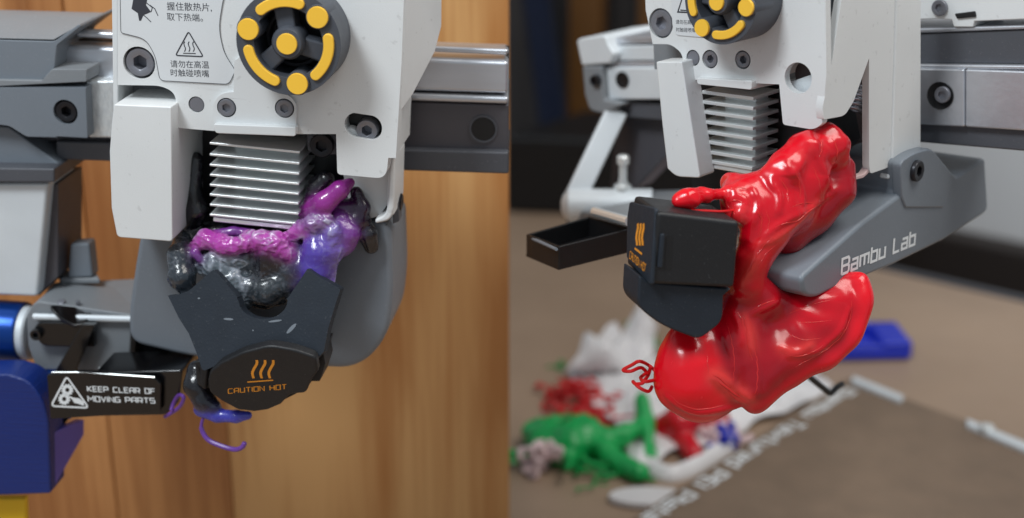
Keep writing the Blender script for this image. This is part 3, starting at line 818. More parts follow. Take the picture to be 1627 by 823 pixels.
# slot: floor and screw
g = G(); g.slab(FL, ly(FL, [(540, 176), (614, 176), (614, 230), (540, 230)], 5.9), (0, .0002, 0)); obj('slot_floor', g, M['black'], hs)
g = G(); c = FL.y(560, 212, 5); g.lathe(FL.W(c), FL.V((0, -1, 0)), [(14 * sL, 0), (14 * sL, .002), (12 * sL, .0026)], 20); obj('slot_boss', g, M['white'], hs)
screw(th, FL.W(FL.y(587, 202, 5.5)), FL.V((0, -1, 0)), 17.5 * sL, .004, M['screw'])

def knob(parent, F, c, k, rot=0.0):
    """round knob: ring, three spokes, hub and yellow pads; c: local centre on its front plane, k: metres per unit"""
    up = lambda a, r, d=0: c + Vector((r * k * math.cos(a), d, -r * k * math.sin(a)))
    ro = rot
    n = 64
    g = G(); outer = [up(2 * math.pi * i / n, 86) for i in range(n)]; inner = [up(2 * math.pi * i / n, 57) for i in range(n)]
    g.slab(F, outer, (0, .0125, 0), [inner]); kr = obj('knob', g, M['knob'], parent, bevel=.0008)
    W_ = lambda a, r, d: F.W(up(a, r, d))
    ax = F.V((0, -1, 0))
    g = G(); g.lathe(F.W(c + Vector((0, .0115, 0))), ax, [(57 * k, 0), (57 * k, .0004), (48 * k, .0008), (48 * k, .004), (43 * k, .0042), (42 * k, .001)], 48); obj('fan_tube', g, M['knobdark'], kr)
    g = G(); g.lathe(F.W(c + Vector((0, .011, 0))), ax, [(41.5 * k, 0), (41.5 * k, .0005)], 40); obj('fan_opening', g, M['black'], kr)
    for a in (R(17), R(137), R(258)):
        a += ro; d = Vector((math.cos(a), 0, -math.sin(a))); p = Vector((math.sin(a), 0, math.cos(a)))
        g = G(); g.slab(F, [c + d * (16 * k) + p * (15 * k) + Vector((0, .0012, 0)), c + d * (16 * k) - p * (15 * k) + Vector((0, .0012, 0)), c + d * (59 * k) - p * (17 * k) + Vector((0, .0022, 0)), c + d * (59 * k) + p * (17 * k) + Vector((0, .0022, 0))], (0, .006, 0))
        obj('spoke', g, M['knob'], kr, bevel=.0008)
    g = G(); g.lathe(F.W(c), ax, [(27 * k, -.006), (27 * k, .0002), (23 * k, .0012), (19 * k, .0013)], 40); hub = obj('hub', g, M['knob'], kr)
    g = G(); g.lathe(F.W(c), ax, [(17 * k, .001), (17 * k, .0017), (16.4 * k, .0019)], 32); obj('yellow_dot', g, M['yellow'], hub)
    for a in (R(77), R(197), R(318)):
        a += ro; p = F.W(up(a, 67))
        g = G(); g.lathe(p, ax, [(20 * k, -.008), (20 * k, .0003), (19 * k, .0006)], 32); pad = obj('pad', g, M['knob'], kr)
        g = G(); g.lathe(p, ax, [(17.4 * k, .0005), (17.4 * k, .0011), (16.8 * k, .0013)], 32); obj('yellow_dot', g, M['yellow'], pad)
        a0, a1 = a + R(33), a + R(90)
        pts = []; w = 8.6; m_ = 14
        for i in range(m_ + 1): pts.append(up(a0 + (a1 - a0) * i / m_, 67 + w))
        for i in range(1, 8): q = up(a1, 67); b = a1 + math.pi * i / 8; pts.append(q + Vector((math.cos(b) * w * k, 0, -math.sin(b) * w * k)))
        for i in range(m_ + 1): pts.append(up(a1 - (a1 - a0) * i / m_, 67 - w))
        for i in range(1, 8): q = up(a0, 67); b = a0 + math.pi + math.pi * i / 8; pts.append(q + Vector((math.cos(b) * w * k, 0, -math.sin(b) * w * k)))
        g = G(); g.slab(F, [p_ + Vector((0, -.0009, 0)) for p_ in pts], (0, .002, 0)); obj('yellow_arc', g, M['yellow'], kr, bevel=.0003)
    return kr
knob(th, FL, FL.y(458, 68, -12.5), FL.sc(458, 68, -12.5) * .985)

# duct cover at the left
g = G(); g.slab(FL, ly(FL, rp([(181, 166, 2), (272, 170, 3), (274, 384, 6), (186, 377, 7), (177, 330), (174, 240), (178, 190)]), -6), (0, .034, 0))
dc = obj('duct_cover', g, M['white'], th, bevel=.0016, seg=3)
g = G(); g.slab(FL, ly(FL, [(262, 376), (310, 374), (306, 382), (264, 384)], 8), (0, .01, 0)); obj('duct_foot', g, M['frost'], dc, bevel=.0004)
g = G(); g.slab(FL, ly(FL, [(189, 130), (279, 136), (279, 175), (189, 175)], 14), (0, .002, 0)); obj('duct_recess', g, M['lgrey'], dc)
# dark carriage behind, inner grey wall on the right
g = G(); g.slab(FL, ly(FL, [(262, 150), (330, 195), (540, 205), (620, 240), (620, 300), (575, 400), (262, 400)], 22), (0, .012, 0)); obj('carriage_body', g, M['black'], th)
g = G(); g.slab(FL, ly(FL, rp([(487, 214), (535, 214), (535, 246), (500, 246, 4), (488, 238, 3)]), 9), (0, .012, 0)); sbk = obj('screw_bracket', g, M['dgrey'], th, bevel=.0004)
screw(sbk, FL.W(FL.y(513, 229, 9)), FL.V((0, -1, 0)), 19.5 * sL, .0022, M['blackscrew'])
g = G(); g.slab(FL, ly(FL, rp([(540, 250), (618, 250), (617, 325, 14), (600, 345, 8), (560, 350)]), 12), (0, .003, 0)); wi = obj('inner_wall', g, M['white'], th)
g = G(); g.slab(FL, ly(FL, rp([(620, 248), (628, 248), (626, 330), (621, 350, 16), (596, 356), (595, 349), (612, 342, 12), (616, 322)]), 6.5), (0, .016, 0))
obj('inner_rim', g, M['white'], th, bevel=.0008)
g = G(); g.slab(FL, ly(FL, [(617, 250), (629, 250), (626, 342), (614, 342)], 7.5), (0, .006, 0)); obj('rear_column', g, M['white'], th, bevel=.0005)

# heat sink
def heat_sink(parent, F, x0, x1, y0, y1, zs, th_, zb, core_in=.012):
    """plates at the local heights zs from x0 to x1 and y0 to y1, round a core, on a base down to zb"""
    g = G(); g.box(F, (x0 + .004, y0 + core_in, zb + .0002), (x1 - .003, y1 - .001, zs[0])); core = obj('heat_sink', g, M['alu'], parent)
    for z in zs:
        g = G(); g.box(F, (x0, y0, z - th_), (x1, y1, z)); obj('fin', g, M['alu'], core, bevel=.00018)
    g = G(); g.box(F, (x0 + .0008, y0 + .0006, zb - .0014), (x1 - .0004, y1, zb)); obj('base_plate', g, M['alu'], core, bevel=.0003)
    return core
FH = Frame(404, 290, dist(FL.W(FL.y(404, 290, 2))), -6, 4.2)
a, b_ = FH.y(333, 290, 0), FH.y(475, 290, 0)
zs = [FH.y(404, y, 0).z for y in (233, 251, 267.5, 283.5, 299.5, 315, 331, 347)]
heat_sink(th, FH, a.x, b_.x, 0, .019, zs, .0007, FH.y(404, 353, 0).z)

# grey chin cover
g = G(); g.slab(FL, ly(FL, rp([(222, 372), (606, 352), (620, 366, 10), (624, 470, 40), (614, 540, 44), (568, 587, 48), (440, 582), (300, 568, 30), (205, 545, 38), (203, 500, 20), (214, 420, 20)], 8), 13), (0, .028, 0))
chn = obj('chin_cover', g, M['grey'], th, bevel=.0065, seg=8, angle=60)
g = G(); g.slab(FL, ly(FL, rp([(624, 284), (633, 284, 2), (634, 352), (624, 356)]), 14), (0, .005, 0)); tb = obj('pivot_tab', g, M['dgrey'], th, bevel=.0006)
g = G(); pc = FL.W(FL.y(634, 321, 17)); g.lathe(pc, FL.V((1, 0, -.05)), [(15 * sL, -.002), (15 * sL, .0005), (12 * sL, .0010), (6 * sL, .0010), (5.5 * sL, .0002)], 24); obj('screw', g, M['blackscrew'], th)
# maker's name on the right flank of the chin, seen edge-on
g = G(); xs = FL.y(626.5, 500, 28).x
o_ = FL.x(616, 512, xs); 
uo = FL.V(Vector((0, .35, .94)).normalized()); vo = FL.V(Vector((0, .94, -.35)).normalized())
text_strokes(g, 'Bambu Lab', FL.W(FL.y(621, 514, 25.5)) , uo * .00028, FL.V((.45, .5, 0)) * -.00042, FL.V((1, -.3, 0)), 1.0)
obj('lettering', g, M['whiteprint'], chn)

# --- silicone sock on the left
sk_t = thing('silicone_sock', FL.W(FL.y(410, 600, -10)), 'black silicone sock with CAUTION HOT facing front, under purple plastic', 'silicone sock', 'torn silicone socks')
FA = Frame(428, 556, dist(FL.W(FL.y(428, 556, -14))), -6, 2, -17)   # upper flap, leaning back
top = rp([(263, 470, 4), (281, 469), (300, 462), (339, 428, 3), (356, 446), (378, 473, 2)]) + [(418 + 39 * math.cos(a), 477 + 30 * math.sin(a)) for a in np.linspace(math.pi * .98, .02, 12)] + rp([(457, 474, 2), (476, 446), (489, 426, 3), (507, 440), (541, 459, 4), (534, 480), (522, 520), (514, 560), (498, 575, 6), (470, 562), (428, 552), (385, 560), (345, 580), (322, 590, 6), (312, 560), (300, 530), (284, 505)])
g = G(); g.slab(FA, ly(FA, top, 0), (0, .005, 0)); obj('upper_flap', g, M['sock'], sk_t, bevel=.0007, seg=3)
FB = Frame(420, 590, dist(FL.W(FL.y(420, 556, -14.1))), -6, 0, 14)    # front face, turned down
frt = rp([(333, 590, 6), (350, 577), (385, 560, 6), (428, 549, 12), (468, 556, 12), (502, 568, 8), (505, 590), (494, 606), (486, 625, 6), (461, 627, 4), (446, 643), (425, 652), (404, 655), (378, 652), (352, 638), (333, 624, 5), (330, 606)])
g = G(); g.slab(FB, ly(FB, frt, -.5), (0, .0035, 0)); fp_ = obj('front_face', g, M['sock_shaded'], sk_t, bevel=.0008, seg=3)
g = G()
for x in (404, 417, 430):
    pts = [Vector((x + 4, 572, 0)), Vector((x + 4, 578, 0)), Vector((x - .5, 586, 0)), Vector((x - 3, 593, 0)), Vector((x - 1, 601, 0))]
    pxribbon(g, FB, [(p.x, p.y) for p in catmull(pts, 3)], -.56, 4.2)
pxribbon(g, FB, [(393, 607), (434, 604)], -.56, 2.4)
obj('heat_symbol', g, M['orange'], fp_)
g = G(); print_line(g, FB, 'CAUTION HOT', (363, 625), (455, 618), -.56, 9.0, w=.85, slant=.22); obj('lettering', g, M['orange'], fp_)
# straps at both sides
for pts, d in (([(309, 575), (322, 568), (324, 618), (312, 612)], -9), ([(317, 575), (331, 566), (331, 590), (326, 622), (317, 614)], -11)):
    g = G(); g.slab(FL, ly(FL, pts, d), (0, .008, 0)); obj('strap', g, M['sock_shaded'], sk_t, bevel=.0008)
g = G(); g.slab(FL, ly(FL, rp([(499, 566), (513, 556), (517, 578), (508, 606, 2), (494, 606, 2), (498, 585)]), -10), (0, .01, 0)); obj('strap', g, M['sock_shaded'], sk_t, bevel=.0008)
g = G(); g.slab(FL, ly(FL, rp([(309, 575, 2), (513, 558), (500, 600), (486, 618), (450, 636), (400, 646), (350, 630), (325, 612)]), -9), (0, .014, 0)); obj('inner_body', g, M['sock_shaded'], sk_t, bevel=.001)
g = G()
for x, y, w_, h_, sl in ((363, 507, 8, 1.8, .15), (463, 522, 3, 8, .9), (437, 510, 11, 1.6, -.35), (316, 474, 2, 1.3, .2), (402, 525, 1.3, 1.2, 0)):
    flat(g, [FA.W(FA.y(x + w_ * math.cos(t) - h_ * sl * math.sin(t), y + h_ * math.sin(t) + w_ * sl * .4 * math.cos(t), -.06)) for t in np.linspace(0, 2 * math.pi, 13)[:-1]])
obj('scuff_mark', g, M['grey'], sk_t)

# --- purple and black molten plastic on the left
mp_ = thing('melted_plastic', FL.W(FL.y(410, 470, 5)), 'glossy lump of black, purple and magenta molten plastic under left heat sink', 'melted plastic', 'lumps of molten plastic')
K = (.006, .006, .009, .15); GK = (.020, .027, .036, .52); GF = (.075, .095, .11, .9); MG = (.42, .05, .36, .75); PU = (.16, .035, .24, .35); VI = (.075, .04, .32, .45); LI = (.17, .10, .42, .66); DP = (.26, .02, .24, .1)
def cap(F, p, q, c):
    (x0, y0, r0, d0), (x1, y1, r1, d1) = p, q
    return (F.W(F.y(x0, y0, d0)), F.W(F.y(x1, y1, d1)), r0 * F.sc(x0, y0, d0), r1 * F.sc(x1, y1, d1), c)
def chain(F, pts, c):
    return [cap(F, p, q, c) for p, q in zip(pts, pts[1:])]
P = []
P += chain(FL, [(310, 255, 14, 14), (305, 300, 15, 12), (312, 335, 19, 9), (300, 362, 15, 10)], K)
P += chain(FL, [(290, 385, 16, 6), (286, 405, 20, 0), (289, 440, 22, -3), (296, 456, 16, -3)], GK)
P += chain(FL, [(312, 388, 10, 1), (326, 380, 15, 0), (352, 386, 15, -1)], MG)
P += chain(FL, [(354, 390, 15, -2), (372, 390, 13, -2), (388, 386, 15, -2)], MG)
P += chain(FL, [(394, 376, 11, 1), (412, 382, 17, -1), (438, 386, 19, -1), (456, 402, 14, -1)], MG)
P += chain(FL, [(310, 402, 8, -1), (318, 412, 7, -1)], PU)
P += chain(FL, [(330, 374, 8, 2), (372, 368, 9, 4), (398, 370, 8, 4)], PU)
P += chain(FL, [(322, 416, 20, 3), (350, 424, 26, 1), (372, 450, 28, 0), (384, 474, 20, -1)], GF)
P += chain(FL, [(345, 410, 16, 0), (362, 408, 12, -1), (385, 414, 14, 0)], (.12, .15, .17, .95))
for k, (yy, bend) in enumerate(((404, 0), (411, 3), (418, 5), (426, 7), (434, 8))):
    P += chain(FL, [(394 + 2 * k, yy, 6, 0), (418, yy + bend, 6.5, -2.4), (446, yy - 2, 5.5, -1.5)], (.010, .010, .014, .45))
P += chain(FL, [(400, 415, 16, 2), (425, 420, 18, 1), (446, 416, 15, 2)], (.012, .012, .016, .45))
P += chain(FL, [(400, 456, 24, 0), (425, 460, 25, -1), (446, 450, 24, 0)], (.022, .028, .034, .55))
P += chain(FL, [(398, 474, 14, 1), (422, 478, 13, 1), (446, 472, 14, 1)], (.016, .019, .023, .25))
P += chain(FL, [(466, 396, 20, 3), (462, 430, 22, 1), (470, 462, 20, 1)], (.03, .036, .044, .5))
P += chain(FL, [(480, 362, 14, 3), (498, 356, 15, 1), (518, 352, 13, 1)], (.20, .08, .26, 1))
P += chain(FL, [(500, 372, 18, 2), (506, 400, 27, 1), (500, 430, 26, 0), (490, 448, 16, 0)], VI)
P += chain(FL, [(528, 368, 16, 1), (528, 395, 20, 2), (520, 425, 15, 2), (525, 448, 8, 1)], LI)
P += chain(FL, [(540, 365, 16, 4), (550, 385, 16, 5), (540, 400, 12, 5)], PU)
P += chain(FL, [(488, 336, 16, 8), (515, 322, 18, 3), (540, 302, 15, 4), (556, 290, 8, 7)], DP)
P += chain(FL, [(505, 298, 19, 10), (518, 285, 15, 10)], K)
P += chain(FL, [(566, 306, 10, 10), (576, 330, 13, 9), (566, 350, 16, 8), (545, 345, 14, 8)], (.016, .005, .02, .1))
P += chain(FL, [(578, 350, 12, 9), (582, 372, 13, 10), (588, 380, 13, 11)], K)
P += chain(FL, [(315, 590, 18, -2), (312, 612, 20, -4), (325, 636, 18, -5), (340, 646, 12, -6)], K)
P += chain(FL, [(320, 650, 13, -5), (345, 660, 11, -6), (375, 662, 10, -7), (394, 660, 7, -7)], (.05, .05, .42, .4))
P += chain(FL, [(296, 380, 18, 9), (340, 372, 18, 10), (420, 372, 18, 10), (500, 350, 18, 12), (560, 345, 18, 14)], K)
P += chain(FL, [(585, 372, 16, 9), (590, 392, 12, 10)], K)
P += chain(FL, [(456, 376, 10, 3), (470, 370, 11, 2), (486, 366, 12, 1)], MG)
P += chain(FL, [(540, 350, 18, 6), (552, 372, 20, 5), (545, 392, 16, 4)], PU)
P += chain(FL, [(462, 402, 16, 1), (476, 425, 18, 0), (474, 450, 16, -1)], (.03, .018, .06, .3))
P += chain(FL, [(500, 318, 18, 9), (535, 330, 18, 9), (560, 330, 14, 9)], (.05, .008, .06, .1))
# hidden neck that joins the drip to the lump through the sock
P += chain(FL, [(380, 470, 18, 8), (350, 550, 18, 6), (318, 596, 15, 2)], K)
def folds(V, C):
    out_ = np.zeros(len(V))
    for i in range(len(V)):
        q = Vector(V[i])
        n1 = noise.noise(q / .0030 + Vector((0, 0, 1.5 * noise.noise(q / .006))))
        n2 = noise.noise(Vector((q.x, q.y, q.z * 2.4)) / .0015)
        al = C[i, 3]
        wgt = max(0.0, min(1.0, (al - .45) / .3))
        crest = 1 - min(1.0, abs(n1) * 3.2)
        out_[i] = .00042 * (crest - .5) * (.14 + .9 * wgt) + .00026 * n2 * (.05 + .95 * wgt)
        # pale scuffing sits on the crests and in patches
        patch = max(0.0, min(1.0, .5 + 2.6 * noise.noise(q / .0075 + Vector((4, 1, 7)))))
        f = wgt * patch * (crest ** 2 * .75 + max(0, n2) * .5)
        f = min(.6, f * .75)
        C[i, :3] = C[i, :3] * (1 - f) + np.array((.44, .47, .54)) * f
    return out_
melt_obj('molten_lump', mp_, M['purple'], melt(P, .00042, .0009, wob=.00005, wscale=.004, smooth=2, ck=.0006), folds)
g = G(); g.tube(catmull([FL.W(FL.y(x, y, d)) for x, y, d in ((324, 660, -6), (320, 680, -6), (330, 698, -7), (350, 708, -8), (372, 714, -9), (384, 711, -10), (389, 703, -10))]), [.0005] * 6 + [.00075] * 30 + [.0006], 8)
obj('plastic_thread', g, M['purplethread'], mp_)

# ------------------------------------------------------------------ RIGHT PRINTER
FR = Frame(1240, 160, .385, -43, -3)
sR = FR.sc(1240, 160)
xc = FR.y(1312, 100, 0).x
nY, nX = FR.V((0, -1, 0)), FR.V((1, 0, 0))

# --- gantry
ga = thing('printer_gantry', FR.W(FR.y(1250, 150, 70)), 'horizontal metal gantry of the right printer with a blurred end cap', 'gantry', 'printer gantries')
YG = 66
strip(FR, 'upper_rail', 955, 1690, (60, 72), (38, 44), YG, YG + 26, M['rail'], ga, .0008)
strip(FR, 'rail_face', 955, 1690, (72.5, 96), (44.5, 102), YG + 1, YG + 26, M['dgrey'], ga)
strip(FR, 'rail_lip', 932, 1690, (97, 106), (104, 112), YG - 1, YG + 26, M['rail'], ga, .0008)
strip(FR, 'rail_side', 968, 1100, (73, 96), (72, 96), YG - .6, YG + 2, M['frost'], ga)
strip(FR, 'rail_block', 956, 1100, (107, 158), (107, 158), YG - 2, YG + 26, M['frost'], ga, .0006)
strip(FR, 'rail_block', 1380, 1532, (107, 194), (110, 202), YG - 2, YG + 26, M['rail'], ga, .0006)
strip(FR, 'rail_block', 1533, 1690, (110, 202), (115, 212), YG - 1.6, YG + 26, M['rail'], ga, .0006)
strip(FR, 'lower_beam', 960, 1690, (158.5, 184), (206, 246), YG + 1, YG + 26, M['dgrey'], ga, .0008)
c = FR.y(1494, 152, YG - 2.2); s_ = FR.sc(1494, 152, YG)
g = G(); g.lathe(FR.W(c), nY, [(22 * s_, -.0001), (22 * s_, .0003), (20 * s_, .0001)], 32); obj('screw_hole', g, M['black'], ga)
screw(ga, FR.W(FR.y(1499, 150, YG - 2.4)), nY, 13 * s_, .0012, M['screw'])
c = FR.y(989, 127, YG - 2.2); s_ = FR.sc(989, 127, YG)
g = G(); g.lathe(FR.W(c), nY, [(13 * s_, -.0001), (13 * s_, .0003), (11 * s_, .0001)], 28); obj('screw_hole', g, M['black'], ga)
g = G(); g.slab(FR, ly(FR, rp([(915, 62, 8), (962, 56, 6), (966, 70), (976, 86, 5), (968, 101), (924, 104, 3)]), YG - 5), (0, .03, 0)); ec = obj('end_cap', g, M['frost'], ga, bevel=.002, seg=3)
g = G(); g.slab(FR, ly(FR, rp([(924, 104.5), (956, 104.5), (960, 158), (990, 165), (960, 182, 6), (936, 176, 8), (928, 150)]), YG - 5), (0, .03, 0)); obj('cap_face', g, M['lgrey'], ec, bevel=.001)
screw(ec, FR.W(FR.y(949, 127, YG - 5)), nY, 9 * s_, .002, M['blackscrew'])
# white sensor box on the far right top
sb = thing('sensor_box', FR.W(FR.y(1510, 30, YG)), 'white box with a round screw on top of the right rail', 'box')
g = G(); g.slab(FR, ly(FR, rp([(1380, -60), (1690, -60), (1690, 28), (1548, 34), (1546, 43, 2), (1515, 43, 3), (1512, 32), (1490, 30), (1380, 34)]), YG - 1), (0, .02, 0)); obj('box_body', g, M['white'], sb, bevel=.0008)
screw(sb, FR.W(FR.y(1494, 12, YG - 1.2)), nY, 13 * FR.sc(1494, 12, YG), .001, M['screw'])
g = G(); g.slab(FR, ly(FR, [(1516, 22), (1548, 18), (1550, 27), (1520, 30)], YG - 1.8), (0, .0015, 0)); obj('clip', g, M['black'], sb, bevel=.0003)

# --- support and wiper at the left
su = thing('printer_support', FR.W(FR.y(990, 310, 70)), 'slanted silver strut and grey wiper base behind the right sock', 'support')
g = G(); q0, q1 = FR.W(FR.y(980, 176, 68)), FR.W(FR.y(908, 326, 50)); dv = (q1 - q0).normalized(); sd = dv.cross(FWD).normalized() * .0040; fw = FWD * .006
g.loops([[q0 + sd - fw, q0 - sd - fw, q0 - sd + fw, q0 + sd + fw], [q1 + sd - fw, q1 - sd - fw, q1 - sd + fw, q1 + sd + fw]]); obj('strut', g, M['frost'], su, bevel=.0008)
g = G(); g.slab(FR, ly(FR, [(982, 170), (1090, 170), (1090, 215), (1010, 300), (968, 300)], 74), (0, .01, 0)); obj('brace', g, M['ddgrey'], su, bevel=.0006)
g = G(); q = [FR.y(x, y, d) for x, y, d in ((898, 332, 48), (1040, 352, 26), (1110, 300, 72), (938, 306, 72))]
g.slab(FR, q, (0, 0, -.006)); obj('base_top', g, M['lgrey'], su, bevel=.0008)
g = G(); g.lathe(at(905, 326, dist(FR.W(FR.y(905, 326, 46)))), FR.V((-.8, -.6, 0)), [(.0058, -.03), (.0060, 0), (.0040, .0022), (.002, .003)], 24); obj('pivot', g, M['frost'], su)
g = G(); b0 = FR.W(FR.y(989, 304, 58)); g.lathe(b0, (0, 0, 1), [(.0032, 0), (.0032, .0022), (.0018, .003), (.0014, .005), (.0014, .010), (.0022, .0105), (.0022, .013), (.0016, .0136)], 20); obj('bolt', g, M['alu'], su)
wt = thing('wiper_tray', FR.W(FR.y(930, 415, 40)), 'small open glossy black tray jutting out left of the right sock', 'tray')
# open tray: floor and walls between the corners of its rim
rim_ = [at(836, 372, .440), at(888, 392, .418), at(1010, 362, .425), at(938, 343, .452)]
dn = Vector((0, 0, -.0066))
g = G(); g.loops([[p + dn for p in rim_], [p + dn * 1.12 for p in rim_]]); obj('floor_plate', g, M['black'], wt)
for i in range(4):
    p, q = rim_[i], rim_[(i + 1) % 4]
    cn = sum(rim_, Vector()) / 4
    inn = ((cn - (p + q) / 2)); inn.z = 0; inn = inn.normalized() * .0010
    g = G(); g.loops([[p, q, q + dn * 1.05, p + dn * 1.05], [p + inn, q + inn, q + inn + dn * 1.05, p + inn + dn * 1.05]]); obj('tray_wall', g, M['black'], wt, bevel=.0003)
g = G(); g.tube([at(842, 377, .4395), at(884, 396, .4150)], .0005, 8); g.tube([at(842, 377, .4395), at(848, 408, .4400)], .0004, 8); obj('tray_edge', g, M['grey'], wt)
g = G(); g.tube([at(945, 336, .445), at(1000, 352, .420)], .0015, 10); obj('tray_rod', g, M['alu'], wt)

# --- toolhead
tr = thing('toolhead', FR.W(FR.y(1240, 60, 30)), 'white right toolhead turned sideways with red plastic clogged around its nozzle', 'toolhead', 'printer toolheads')
def oval(px, py, r, d=0): return ring_l(FR.y(px, py, d), r * FR.sc(px, py, d))
outR = rp([(1023, -60), (1026, 16), (1037, 70, 1), (1066, 70, 10), (1083, 84, 8), (1091, 126, 3), (1194, 132), (1238, 134), (1244, 198, 5), (1293, 206, 10), (1307, 196, 4), (1302, 172), (1309, 168), (1313, 116), (1311, -60)])
big2, pin2, sc2 = (1050, 37), (1101, 92), [(1128, 94), (1180, 95)]
g = G(); g.slab(FR, ly(FR, outR, 0), (0, .0025, 0), [oval(*big2, 24), oval(*pin2, 13), oval(*sc2[0], 15), oval(*sc2[1], 15), oval(1268, 124, 25)])
hr = obj('housing', g, M['white'], tr, bevel=.0004)
g = G(); g.slab(FR, ly(FR, [(1045, -60), (1270, -60), (1270, 92), (1236, 96), (1232, 124), (1100, 118), (1090, 60), (1045, 55)], 2.8), (0, .02, 0)); obj('housing_core', g, M['white'], hr)
for (px, py), r in ((big2, 22), (sc2[0], 13.5), (sc2[1], 13.5)):
    s_ = FR.sc(px, py); c = FR.W(FR.y(px, py, 0))
    g = G(); g.lathe(c - nY * .0028, nY, [((r + 2.4) * s_, 0), ((r + 2.4) * s_, .0006)], 30); obj('counterbore', g, M['lgrey'], hr)
    screw(tr, c - nY * .0023, nY, r * s_, .0022, M['screw'])
c = FR.W(FR.y(*pin2, 0)); g = G(); g.lathe(c - nY * .0024, nY, [(12 * sR, -.001), (12 * sR, .0020), (11 * sR, .0023)], 28); obj('pin', g, M['screw'], tr)
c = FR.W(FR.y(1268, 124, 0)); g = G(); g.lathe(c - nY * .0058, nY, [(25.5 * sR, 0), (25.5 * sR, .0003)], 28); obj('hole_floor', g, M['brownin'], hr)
g = G(); g.slab(FR, ly(FR, rp([(1250, 132), (1296, 116), (1296, 156), (1256, 156)]), 4.4), (0, .001, 0)); obj('hole_boss', g, M['frost'], hr, bevel=.0004)
# sticker and print
def fpt(px, py, d=0): return FR.y(px, py, d)
g = G(); stR = rp([(1064, -60), (1068, 40, 4), (1074, 56, 5), (1120, 60, 5), (1125, 40, 8), (1118, -60)])
g.slab(FR, ly(FR, stR, -.3), (0, .0003 - 1e-5, 0)); s2 = obj('sticker', g, M['white2'], tr, bevel=.00012)
g = G()
for s_, x0, y0, x1, y1 in (('请勿在高温', 1073.5, 37.5, 1105, 38.5), ('时触碰喷嘴', 1074, 50, 1105.5, 51)):
    o, u, v, L = plane_axes(FR, x0, y0, -.34, x1, y1)
    cjk(g, s_, o, u, v, L / 5.05)
obj('lettering', g, M['print'], s2)
g = G(); pxribbon(g, FR, [(1088, -16), (1098, 20), (1077, 19)], -.34, 2.4, True); pxribbon(g, FR, [(1081, 16), (1094, 17)], -.34, 1.8)
obj('heat_symbol', g, M['print'], s2)
knob(tr, FR, FR.y(1144, 2, -12.5), FR.sc(1144, 2, -12.5) * .80, R(48))
# cover lip above the heat sink
g = G(); g.slab(FR, ly(FR, rp([(1106, 124, 2), (1194, 129, 2), (1194, 143, 4), (1108, 134, 4)]), -2.2), (0, .006, 0)); obj('cover_lip', g, M['white'], hr, bevel=.0009, seg=3)
g = G(); q = [FR.x(1194.5, 128, FR.y(1194, 130, -2).x), FR.x(1232, 129, FR.y(1194, 130, -2).x), FR.x(1232, 134, FR.y(1194, 130, -2).x), FR.x(1194.5, 142, FR.y(1194, 130, -2).x)]
g.slab(FR, q, (-.002, 0, 0)); obj('cover_side', g, M['white'], hr)
# right flank
XP = xc
g = G(); g.slab(FR, lx(FR, rp([(1346, -60), (1426, -60), (1426, 250, 12), (1412, 266, 8), (1383, 276, 4), (1381, 262), (1381, 92, 3), (1356, 162, 6), (1342, 184, 8), (1309, 190, 2), (1307, 172), (1311, 150), (1319, 116)]), XP), (-.0022, 0, 0))
fp = obj('side_panel', g, M['white'], tr, bevel=.0004)
g = G(); g.slab(FR, lx(FR, rp([(1426.8, -60), (1464, -60), (1463.5, 244), (1426, 290), (1412, 284), (1418, 262)]), XP + .0006), (-.0032, 0, 0)); obj('rear_column', g, M['white'], tr, bevel=.0005)
g = G(); g.slab(FR, lx(FR, [(1318, -60), (1362, -60), (1340, 130), (1318, 130)], XP - .0045), (-.002, 0, 0)); obj('shaded_wedge_recess', g, M['grey'], tr)  # recess shade put into the colour: grey instead of the housing's white
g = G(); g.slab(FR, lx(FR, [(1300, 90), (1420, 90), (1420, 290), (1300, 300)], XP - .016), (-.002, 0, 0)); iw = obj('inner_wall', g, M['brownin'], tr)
g = G(); g.slab(FR, lx(FR, rp([(1383, 92), (1386, 92), (1386, 270, 6), (1372, 283), (1360, 286), (1358, 281), (1374, 276), (1381, 266)]), XP - .0005), (-.0022, 0, 0)); obj('slot_edge', g, M['pinkedge'], tr, bevel=.0003)
g = G()
pts = []
a0, a1 = FR.W(FR.x(1372, 135, XP - .009)), FR.W(FR.x(1357, 176, XP - .009)); axv = (a1 - a0).normalized(); uu = axv.orthogonal().normalized(); vv = axv.cross(uu)
for i in range(100):
    t_ = i / 99; an = t_ * 2 * math.pi * 6
    pts.append(a0.lerp(a1, t_) + (uu * math.cos(an) + vv * math.sin(an)) * .0022)
g.tube(pts, .00035, 6); obj('spring', g, M['rail'], tr)
for px, py, r in ((1346, 205, 15), (1362, 248, 17)):
    screw(iw, FR.W(FR.x(px, py, XP - .0158)), nX, r * sR, .002, M['blackscrew'])
# duct cover
g = G(); g.slab(FR, ly(FR, rp([(1042, 98, 3), (1083, 98, 3), (1112, 283, 5), (1074, 281, 9), (1060, 268), (1052, 200)]), -5), (0, .0075, 0)); dr = obj('duct_cover', g, M['white'], tr, bevel=.0012, seg=3)
g = G(); g.slab(FR, ly(FR, [(1038, 68), (1088, 72), (1088, 110), (1040, 110)], 12), (0, .002, 0)); obj('duct_recess', g, M['lgrey'], dr)
g = G(); g.slab(FR, ly(FR, [(1088, 120), (1125, 128), (1238, 132), (1300, 190), (1310, 240), (1260, 300), (1100, 300)], 17), (0, .02, 0)); obj('carriage_body', g, M['black'], tr)
